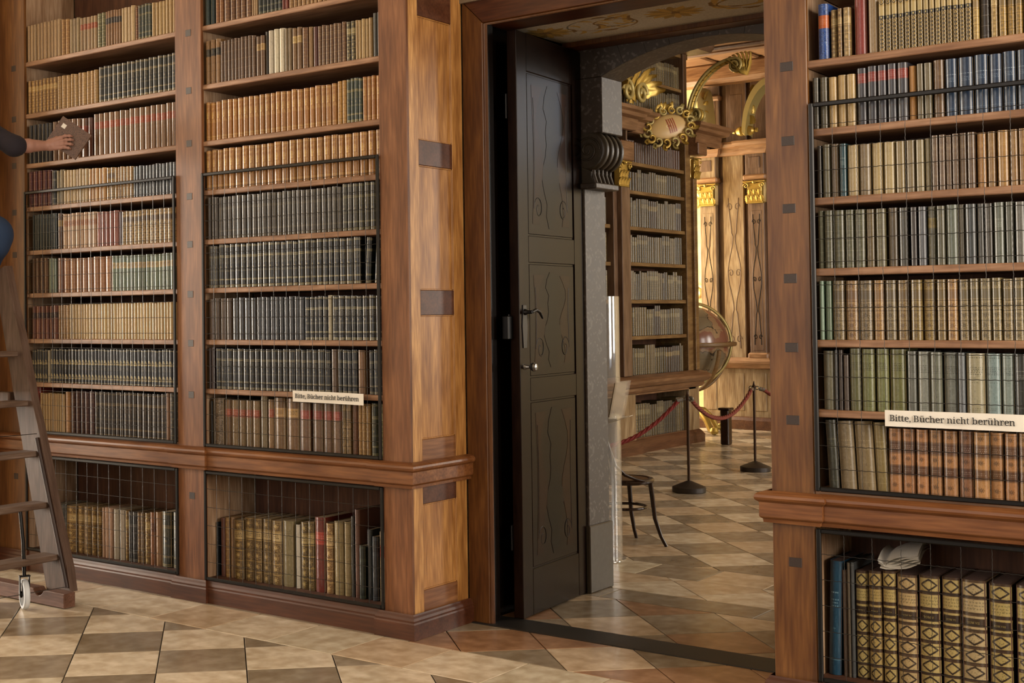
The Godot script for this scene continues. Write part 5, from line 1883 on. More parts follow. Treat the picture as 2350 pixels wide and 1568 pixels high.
func end_wall():
	# two pilasters on the hall's end wall with panels, entablature and dado
	var t := structure("wall_hall_pilasters")
	var z := -12.55
	var zb := -12.66
	# dado
	obj("dado", bit(-8.28, -6.2, 0.0, 0.90, zb, z - 0.05, 0.006), M.wood_hall, t)
	for q in [[-8.27, -8.02], [-7.95, -7.61], [-7.56, -7.28], [-7.15, -6.7]]:
		obj("dado_panel", bit(q[0] + 0.05, q[1] - 0.05, 0.26, 0.80, z - 0.055, z - 0.042, 0.008), M.wood_hall, t)
	var b := MB.new()
	b.mould([Vector2(-6.2, z - 0.04), Vector2(-7.27, z - 0.04), Vector2(-7.27, z + 0.02), Vector2(-7.57, z + 0.02), Vector2(-7.57, z - 0.04), Vector2(-8.01, z - 0.04), Vector2(-8.01, z + 0.02), Vector2(-8.29, z + 0.02), Vector2(-8.29, -12.66)], [Vector2(0, 0), Vector2(0.04, 0), Vector2(0.04, 0.13), Vector2(0.02, 0.17), Vector2(0.0, 0.18)])
	obj("foot_moulding", b, M.wood_plinth_side, t)
	b = MB.new()
	b.mould([Vector2(-6.2, z - 0.04), Vector2(-7.27, z - 0.04), Vector2(-7.27, z + 0.02), Vector2(-7.57, z + 0.02), Vector2(-7.57, z - 0.04), Vector2(-8.01, z - 0.04), Vector2(-8.01, z + 0.02), Vector2(-8.29, z + 0.02), Vector2(-8.29, -12.66)], [Vector2(0, 0.86), Vector2(0.03, 0.87), Vector2(0.04, 0.90), Vector2(0.055, 0.94), Vector2(0.05, 0.97), Vector2(0.02, 1.0), Vector2(0, 1.02)])
	obj("dado_rail", b, M.wood_hall_ledge, t)
	# shafts and the panel between
	for q in [[-8.262, -8.02, "wood_hall"], [-7.534, -7.30, "wood_hall_brown"]]:
		var xm: float = (q[0] + q[1]) / 2
		obj("pilaster", bit(q[0], q[1], 1.0, 3.22, zb, z, 0.006), M[q[2]], t)
		obj("pilaster_panel", bit(q[0] + 0.045, q[1] - 0.045, 1.12, 3.10, z - 0.005, z + 0.004, 0.004), M[q[2]], t)
		strapwork(t, xm, 1.2, 3.05, z + 0.006, 0.065)
		obj("pilaster_base", bit(q[0] - 0.03, q[1] + 0.03, 1.0, 1.09, zb, z + 0.03, 0.02), M.wood_hall_ledge, t)
		capital(t, Vector3(xm, 3.20, z + 0.01), 0.26, 0.32, 0.0)
		obj("impost", bit(q[0] - 0.05, q[1] + 0.05, 3.53, 3.61, zb, z + 0.07, 0.02), M.wood_hall_ledge, t)
		obj("impost", bit(q[0] - 0.02, q[1] + 0.02, 3.60, 3.93, zb, z + 0.04, 0.008), M[q[2]], t)
		obj("frieze_panel", bit(q[0] + 0.04, q[1] - 0.04, 3.70, 3.86, z + 0.035, z + 0.05, 0.006), M.wood_hall_brown, t)
	obj("field", bit(-8.02, -7.53, 1.0, 3.93, zb, z - 0.09, 0.004), M.wood_hall_brown, t)
	obj("middle_panel", bit(-7.925, -7.615, 1.0, 3.93, zb, z - 0.04, 0.008), M.wood_hall, t)
	strapwork(t, -7.77, 1.15, 3.3, z - 0.037, 0.10)
	obj("field", bit(-7.30, -6.2, 1.0, 3.93, zb, z - 0.09, 0.004), M.wood_hall_brown, t)
	b = MB.new()
	b.mould([Vector2(-6.2, z - 0.02), Vector2(-7.26, z - 0.02), Vector2(-7.26, z + 0.06), Vector2(-7.57, z + 0.06), Vector2(-7.57, z - 0.02), Vector2(-7.97, z - 0.02), Vector2(-7.97, z + 0.06), Vector2(-8.40, z + 0.06), Vector2(-8.40, -12.66)], [Vector2(0, 3.90), Vector2(0.02, 3.91), Vector2(0.04, 3.95), Vector2(0.05, 4.0), Vector2(0.10, 4.02), Vector2(0.12, 4.06), Vector2(0.12, 4.09), Vector2(0, 4.11)])
	obj("entablature", b, M.wood_hall_ledge, t)
	# gallery storey above
	for q in [[-8.22, -7.95], [-7.85, -7.55], [-7.48, -7.0]]:
		obj("gallery_pilaster", bit(q[0], q[1], 4.1, 4.95, zb, z - 0.02, 0.01), M.wood_hall_brown, t)
		obj("gallery_panel", bit(q[0] + 0.06, q[1] - 0.06, 4.22, 4.78, z - 0.025, z - 0.012, 0.008), M.wood_hall_brown, t)
	obj("field", bit(-8.30, -6.2, 4.1, 5.0, zb, z - 0.08), M.wood_hall_brown, t)
	obj("gallery_ledge", bit(-8.25, -7.93, 4.72, 4.80, zb, z + 0.03, 0.02), M.wood_hall_ledge, t)
	for q in [[Vector3(-8.02, 4.19, -12.32), Vector3(-0.14, 0.70, -0.10), "gilded bracket edge on beside the bright alcove"], [Vector3(-7.46, 4.19, -12.32), Vector3(0.42, 0.72, 0.0), "pale gilt curved bracket beside the slim post of the nearer bookcase"]]:
		gilt_console(q[0], q[1], q[2])
	# plaster scrollwork in the alcove
	for q in [[-8.36, 1.96, 0.13], [-8.38, 3.28, 0.15], [-8.40, 3.75, 0.12]]:
		b = MB.new()
		var pts := []
		for k in 26:
			var a := k * 0.34 - 0.6
			var rr: float = q[2] * (1.0 - k / 32.0)
			pts.append(Vector3(q[0] + cos(a) * rr, q[1] + sin(a) * rr, -12.63))
		b.tube(pts, 0.028, 7)
		obj("plaster_scroll", b, M.cream, t)

func strapwork(t: Node3D, x: float, y0: float, y1: float, z: float, w: float):
	var b := MB.new()
	var h := y1 - y0
	for g: float in [-1.0, 1.0]:
		var pts := []
		for k in 40:
			var u := k / 39.0
			pts.append(Vector3(x + g * w * (0.55 + 0.40 * cos(u * TAU * 2.0) * (1.0 if u > 0.25 and u < 0.75 else 0.5)), y0 + h * u, z))
		b.tube(pts, 0.0045, 4, false, 0.5, Vector3.BACK)
		for yy in [0.06, 0.5, 0.94]:
			var c := []
			for k in 20:
				var a := k * 0.4
				c.append(Vector3(x + g * (w * 0.55 + cos(a) * w * 0.4 * (1.0 - k / 26.0)), y0 + h * yy + sin(a) * w * 0.6 * (1.0 - k / 26.0), z))
			b.tube(c, 0.004, 4, false, 0.5, Vector3.BACK)
	obj("inlaid_strapwork", b, M.wood_hall_brown if w > 0.09 else M.wood_inlay_dark, t)

func gilt_console(at: Vector3, run: Vector3, label: String):
	var t := thing("scroll_bracket", label, "ornament", at)
	var rows := []
	var ex := Vector3(run.x, 0, run.z)
	var side := ex.normalized().cross(Vector3.UP)
	for k in 14:
		var a := k / 13.0 * PI * 0.5
		var c := ex * (1.0 - cos(a)) + Vector3(0, run.y * sin(a), 0)
		rows.append([c - side * 0.13, c - side * 0.05 + Vector3(0, 0.02, 0), c + side * 0.05 + Vector3(0, 0.02, 0), c + side * 0.13])
	var b := MB.new()
	b.sheet(rows)
	var low := []
	for line in rows:
		var l := []
		for p in line: l.append(p - Vector3(0, 0.07, 0) + ex * 0.12)
		low.append(l)
	b.sheet(low)
	for g in [0, 3]:
		var strip := []
		for k in rows.size(): strip.append([rows[k][g], low[k][g]])
		b.sheet(strip)
	obj("band", b, M.gold_pale, t)
	# ball and ring foot
	b = MB.new()
	b.lathe([Vector2(0, -0.19), Vector2(0.03, -0.18), Vector2(0.035, -0.15), Vector2(0.02, -0.14), Vector2(0.055, -0.11), Vector2(0.07, -0.06), Vector2(0.06, -0.02), Vector2(0.075, 0.0), Vector2(0.06, 0.02), Vector2(0.07, 0.06), Vector2(0.055, 0.11), Vector2(0.02, 0.14), Vector2(0.035, 0.15), Vector2(0.03, 0.18), Vector2(0, 0.19)], 14, Vector3(0, 0.02, 0), Basis(Vector3.BACK, PI / 2) if absf(side.z) < 0.5 else Basis(Vector3.BACK, PI / 2))
	obj("baluster_foot", b, M.gold, t)
	b = MB.new()
	for k in 4: leaf(b, ex * 0.25 + Vector3(0, run.y * (0.15 + 0.2 * k), 0), Basis(Vector3.UP, 0.5 * k), 0.05, 0.14, 0.05)
	obj("acanthus_leaf", b, M.gold, t)

# books of the hall: facing +x along the left wall
func far_books():
	var bs := Basis(Vector3.UP, PI / 2)
	var pal := [["or", "6e5a38", "b8a064"], ["or", "7a6644", "c4ac74"], ["gb", "5c4a30", "a89058"], ["or", "55452c", "9c8450"], ["pl", "8a7652", "6a5838"], ["gb", "8c7448", "c8b078"], ["lb", "5a4430", "b89c64"], ["or", "84704a", "5c4a2c"]]
	var maroon := [["gb", "6a3c2c", "8a6a4c"], ["gb", "5e3828", "8a6a4c"]]
	for run in [[0.17, 0.41, -10.29, -8.80], [0.925, 0.34, -10.30, -8.67], [1.398, 0.35, -10.30, -8.67], [1.835, 0.34, -10.30, -8.67], [2.287, 0.33, -10.30, -8.67], [2.717, 0.34, -10.30, -8.67], [3.152, 0.25, -10.30, -8.67], [3.497, 0.26, -10.30, -8.67], [4.125, 0.33, -10.30, -8.4], [4.54, 0.30, -10.30, -8.4], [2.277, 0.33, -8.31, -7.5], [2.717, 0.33, -8.31, -7.5], [1.835, 0.33, -8.31, -7.5], [3.162, 0.28, -8.31, -7.5]]:
		var z: float = run[2]
		var style = pal[0]
		var left := 0
		var hh: float = run[1]
		while z < run[3] - 0.03:
			if left == 0:
				style = pal[rng.randi_range(0, pal.size() - 1)] if run[0] != 3.497 else maroon[rng.randi_range(0, 1)]
				left = rng.randi_range(1, 5)
				hh = float(run[1]) * rng.randf_range(0.90, 1.06)
			left -= 1
			var w := minf(rng.randf_range(0.035, 0.075), float(run[3]) - z)
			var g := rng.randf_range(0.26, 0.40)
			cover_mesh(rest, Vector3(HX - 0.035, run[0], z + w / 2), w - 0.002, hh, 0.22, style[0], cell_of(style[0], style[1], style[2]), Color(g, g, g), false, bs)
			z += w

# ------------------------------------------------------------------ things standing in the hall
func far_things():
	chair()
	globe()
	var s := [Vector3(-5.455, 0, -6.05), Vector3(-5.585, 0, -7.93), Vector3(-6.62, 0, -4.75), Vector3(-4.35, 0, -8.75)]
	var lab := ["dark rope stanchion in front of the hall bookcase", "dark rope stanchion farther into the hall, nearer the slim post", "rope stanchion hidden behind the stone jamb", "rope stanchion behind the slim bookcase post"]
	for k in 4: stanchion(s[k], lab[k])
	rope(s[2], s[0], 0.42, M.rope, "dull red barrier rope sagging low beside the bentwood chair")
	rope(s[0], s[1], 0.24, M.rope_dull, "brownish red barrier rope hung between the two stanchions")
	rope(s[1], s[3], 0.24, M.rope_dull, "short visible end of red rope running behind the bookcase post")
	acrylic_stand()

func stanchion(at: Vector3, label: String):
	var t := thing("rope_stanchion", label, "stanchion", at, "barrier stanchions in the hall")
	var b := MB.new()
	b.lathe([Vector2(0, 0.0), Vector2(0.152, 0.0), Vector2(0.155, 0.004), Vector2(0.155, 0.045), Vector2(0.15, 0.05), Vector2(0.02, 0.105), Vector2(0, 0.106)], 36, Vector3.ZERO, Basis(), true)
	obj("base", b, M.disc, t)
	b = MB.new()
	b.lathe([Vector2(0.0135, 0.10), Vector2(0.0135, 0.86), Vector2(0.018, 0.865), Vector2(0.018, 0.90), Vector2(0.012, 0.91), Vector2(0.004, 0.945), Vector2(0, 0.95)], 14)
	obj("pole", b, M.rod, t)
	b = MB.new()
	for g: float in [-1.0, 1.0]:
		var pts := []
		for k in 12:
			var a := TAU * k / 12
			pts.append(Vector3(g * 0.035 + cos(a) * 0.018, 0.875 + sin(a) * 0.018, 0))
		b.tube(pts, 0.005, 6, true)
	obj("hook", b, M.steel, t)

func rope(a: Vector3, e: Vector3, sag: float, mat: Material, label: String):
	var t := thing("barrier_rope", label, "rope", Vector3.ZERO)
	var d := (e - a).normalized()
	var p0 := a + Vector3(0, 0.865, 0) + d * 0.08
	var p1 := e + Vector3(0, 0.865, 0) - d * 0.08
	var pts := []
	for k in 29:
		var u := k / 28.0
		pts.append(p0.lerp(p1, u) - Vector3(0, sag * 4.0 * u * (1.0 - u), 0))
	for strand in 3:
		var b := MB.new()
		var q := []
		for k in 141:
			var u := k / 28.0 / 5.0
			var f := u * 28.0
			var i := mini(int(f), 27)
			var c: Vector3 = pts[i].lerp(pts[i + 1], f - i)
			var ang := u * (p1 - p0).length() * 38.0 + TAU * strand / 3
			q.append(c + Vector3(-d.z, 0, d.x) * cos(ang) * 0.010 + Vector3(0, sin(ang) * 0.010, 0))
		b.tube(q, 0.0125, 6)
		obj("strand", b, mat, t)
	for p in [[p0, d], [p1, -d]]:
		var b := MB.new()
		b.tube([p[0] - p[1] * 0.022, p[0] + p[1] * 0.03 - Vector3(0, 0.012, 0)], 0.022, 10)
		obj("end_cap", b, M.steel, t)

func chair():
	var t := thing("bentwood_chair", "dark bentwood chair with round cane seat just inside the hall, facing away", "chair", Vector3(-4.618, 0, -3.19))
	t.rotation.y = atan2(0.23, -0.37) + PI      # local -z is the way the chair faces
	t.rotation.y = atan2(-0.23, 0.37)
	var b := MB.new()
	b.lathe([Vector2(0.168, 0.452), Vector2(0.198, 0.450), Vector2(0.212, 0.460), Vector2(0.214, 0.472), Vector2(0.205, 0.484), Vector2(0.18, 0.487), Vector2(0.168, 0.480), Vector2(0.168, 0.452)], 40)
	obj("seat_ring", b, M.wood_chair, t)
	b = MB.new()
	b.lathe([Vector2(0, 0.474), Vector2(0.10, 0.475), Vector2(0.17, 0.481), Vector2(0.17, 0.474), Vector2(0, 0.468)], 32)
	obj("cane_seat", b, M.cane, t)
	# front legs splay outwards to their feet
	for g: float in [-1.0, 1.0]:
		b = MB.new()
		b.tube([Vector3(g * 0.150, 0.455, -0.125), Vector3(g * 0.155, 0.36, -0.135), Vector3(g * 0.163, 0.20, -0.15), Vector3(g * 0.185, 0.07, -0.185), Vector3(g * 0.205, 0.0, -0.215)], [0.018, 0.0175, 0.0155, 0.0135, 0.0125], 10)
		obj("leg", b, M.wood_chair, t)
	# back legs and hoop are one bent rod
	b = MB.new()
	var pts := [Vector3(-0.205, 0, 0.255), Vector3(-0.187, 0.15, 0.215), Vector3(-0.175, 0.40, 0.185), Vector3(-0.178, 0.55, 0.195)]
	for k in 13:
		var a := PI - PI * k / 12.0
		pts.append(Vector3(cos(a) * 0.185, 0.70 + sin(a) * 0.215, 0.225 + 0.05 * sin(a)))
	pts.append_array([Vector3(0.178, 0.55, 0.195), Vector3(0.175, 0.40, 0.185), Vector3(0.187, 0.15, 0.215), Vector3(0.205, 0, 0.255)])
	b.tube(pts, 0.0155, 10)
	obj("back_hoop", b, M.wood_chair, t)
	b = MB.new()
	pts = [Vector3(-0.115, 0.48, 0.17), Vector3(-0.112, 0.58, 0.195)]
	for k in 11:
		var a := PI - PI * k / 10.0
		pts.append(Vector3(cos(a) * 0.115, 0.66 + sin(a) * 0.145, 0.215 + 0.035 * sin(a)))
	pts.append_array([Vector3(0.112, 0.58, 0.195), Vector3(0.115, 0.48, 0.17)])
	b.tube(pts, 0.0115, 8)
	obj("inner_hoop", b, M.wood_chair, t)
	b = MB.new()
	pts = []
	for k in 28:
		var a := TAU * k / 28.0
		pts.append(Vector3(cos(a) * 0.163, 0.275, sin(a) * 0.163 + 0.01))
	b.tube(pts, 0.0105, 8, true)
	obj("stretcher_ring", b, M.wood_chair, t)
	for g: float in [-1.0, 1.0]:
		b = MB.new()
		b.tube([Vector3(g * 0.178, 0.72, 0.222), Vector3(g * 0.186, 0.60, 0.18), Vector3(g * 0.196, 0.53, 0.11), Vector3(g * 0.205, 0.492, 0.02), Vector3(g * 0.205, 0.478, -0.04)], [0.012, 0.012, 0.012, 0.011, 0.010], 8)
		obj("hip_brace", b, M.wood_chair, t)

func globe():
	var c := Vector3(-8.06, 1.235, -11.72)
	var t := thing("library_globe", "large old globe with wooden horizon ring half hidden by the hall bookcase", "globe", Vector3(c.x, 0, c.z))
	var rad := 0.52
	var im := Image.create(512, 256, false, Image.FORMAT_RGB8)
	var f := FastNoiseLite.new()
	f.seed = 9
	f.frequency = 0.013
	f.fractal_octaves = 4
	for y in 256:
		for x in 512:
			var a := TAU * x / 512.0
			var n := f.get_noise_3d(cos(a) * 60.0, y * 0.8, sin(a) * 60.0)
			var col := Color(0.40, 0.36, 0.29) if n < 0.02 else (Color(0.50, 0.40, 0.30) if n < 0.22 else Color(0.44, 0.29, 0.22))
			if absf(n - 0.02) < 0.014: col = Color(0.17, 0.14, 0.11)
			if x % 43 == 0 or y % 32 == 0: col = col.darkened(0.18)
			im.set_pixel(x, y, col)
	var m := StandardMaterial3D.new()
	m.resource_name = "globe_map"
	m.albedo_texture = ImageTexture.create_from_image(im)
	m.roughness = 0.22
	var b := MB.new()
	var rows := []
	for k in 33:
		var line := []
		for s in 49:
			var a := TAU * s / 48
			var e := -PI / 2 + PI * k / 32
			line.append(Vector3(cos(a) * cos(e), sin(e), -sin(a) * cos(e)) * rad + Vector3(0, c.y, 0))
		rows.append(line)
	b.sheet(rows)
	for k in b.uv.size(): b.uv[k].y = 1.0 - b.uv[k].y
	for k in b.n.size(): b.n[k] = (b.v[k] - Vector3(0, c.y, 0)).normalized()
	obj("sphere", b, m, t)
	b = MB.new()
	b.lathe([Vector2(rad + 0.02, c.y - 0.035), Vector2(rad + 0.09, c.y - 0.035), Vector2(rad + 0.105, c.y - 0.02), Vector2(rad + 0.105, c.y + 0.015), Vector2(rad + 0.09, c.y + 0.022), Vector2(rad + 0.02, c.y + 0.022), Vector2(rad + 0.02, c.y - 0.035)], 48)
	obj("horizon_ring", b, M.wood_hall_edge, t)
	# meridian ring
	b = MB.new()
	var pts := []
	for k in 56:
		var a := TAU * k / 56
		pts.append(Vector3(cos(a) * (rad + 0.045) * 0.80, c.y + sin(a) * (rad + 0.045), cos(a) * (rad + 0.045) * -0.60))
	b.tube(pts, 0.028, 6, true, 0.7)
	obj("meridian_ring", b, M.gold_pale, t)
	# curved cradle, carved feet, plinth blocks
	b = MB.new()
	for g in [0.0, PI / 2, PI, PI * 1.5]:
		pts = []
		for k in 16:
			var a := -PI / 2 + 1.45 * k / 15.0
			pts.append(Vector3(cos(g + 0.5) * cos(a) * (rad + 0.12), c.y + sin(a) * (rad + 0.14), sin(g + 0.5) * cos(a) * (rad + 0.12)))
		b.tube(pts, 0.035, 6, false, 0.7)
	obj("cradle", b, M.wood_hall_edge, t)
	b = MB.new()
	b.lathe([Vector2(0.0, 0.60), Vector2(0.07, 0.60), Vector2(0.05, 0.55), Vector2(0.09, 0.46), Vector2(0.10, 0.40), Vector2(0.05, 0.34), Vector2(0.12, 0.28), Vector2(0.0, 0.26)], 20)
	obj("pedestal", b, M.wood_chair, t)
	for g in 4:
		var a := g * PI / 2 + 0.5
		b = MB.new()
		var d := Vector3(cos(a), 0, sin(a))
		b.tube([Vector3(0, 0.32, 0) + d * 0.05, Vector3(0, 0.30, 0) + d * 0.20, Vector3(0, 0.19, 0) + d * 0.34, Vector3(0, 0.06, 0) + d * 0.42, Vector3(0, 0.055, 0) + d * 0.50], [0.05, 0.05, 0.045, 0.04, 0.05], 10)
		b.lathe([Vector2(0, 0.0), Vector2(0.05, 0.02), Vector2(0.062, 0.055), Vector2(0.045, 0.10), Vector2(0, 0.115)], 12, d * 0.50)
		obj("foot", b, M.gold, t)
	# a dark post of the railing that stands beside it
	var p := thing("railing_post", "short dark post under the rope beside the globe foot", "post", Vector3(-6.97, 0, -10.38))
	b = MB.new()
	b.box(Vector3(0, 0.22, 0), Vector3(0.11, 0.44, 0.11), 0.01)
	obj("shaft", b, M.wood_chair, p)
	b = MB.new()
	b.box(Vector3(0, 0.45, 0), Vector3(0.15, 0.03, 0.15), 0.008)
	obj("cap", b, M.wood_chair, p)

# a clear acrylic column with a leaflet pocket, standing in the hall against the jamb
func acrylic_stand():
	var t := thing("acrylic_stand", "clear acrylic column with leaflets, half hidden behind the stone jamb", "display stand", Vector3(-4.535, 0, -2.56))
	var b := MB.new()
	b.lathe([Vector2(0.197, 0.012), Vector2(0.197, 1.80), Vector2(0.20, 1.803), Vector2(0.203, 1.80), Vector2(0.203, 0.012)], 56)
	obj("tube", b, M.acrylic, t)
	b = MB.new()
	b.lathe([Vector2(0, 0.0), Vector2(0.225, 0.0), Vector2(0.228, 0.004), Vector2(0.225, 0.010), Vector2(0, 0.011)], 48)
	obj("foot_disc", b, M.acrylic, t)
	b = MB.new()
	b.box(Vector3(0.235, 1.10, 0.02), Vector3(0.012, 0.26, 0.20), 0.002, Basis(Vector3.BACK, -0.22))
	b.box(Vector3(0.225, 0.98, 0.02), Vector3(0.05, 0.008, 0.20), 0.002)
	obj("leaflet_pocket", b, M.acrylic, t)
	for k in 2:
		b = MB.new()
		b.box(Vector3(0.222 - 0.006 * k, 1.10, 0.02), Vector3(0.002, 0.24, 0.17), 0.0005, Basis(Vector3.BACK, -0.20 - 0.02 * k))
		obj("leaflet", b, plain_mat("leaflet_tan", Color(0.52, 0.43, 0.30), 0.5), t)
	for q in [[Vector3(0.235, 0.965, 0.02), 0.35, 0.25], [Vector3(0.10, 0.97, 0.19), -0.5, 0.5]]:
		b = MB.new()
		b.box(q[0], Vector3(0.16, 0.003, 0.10), 0.0008, Basis(Vector3.UP, q[2]) * Basis(Vector3.BACK, q[1]))
		obj("card", b, M.paper, t)

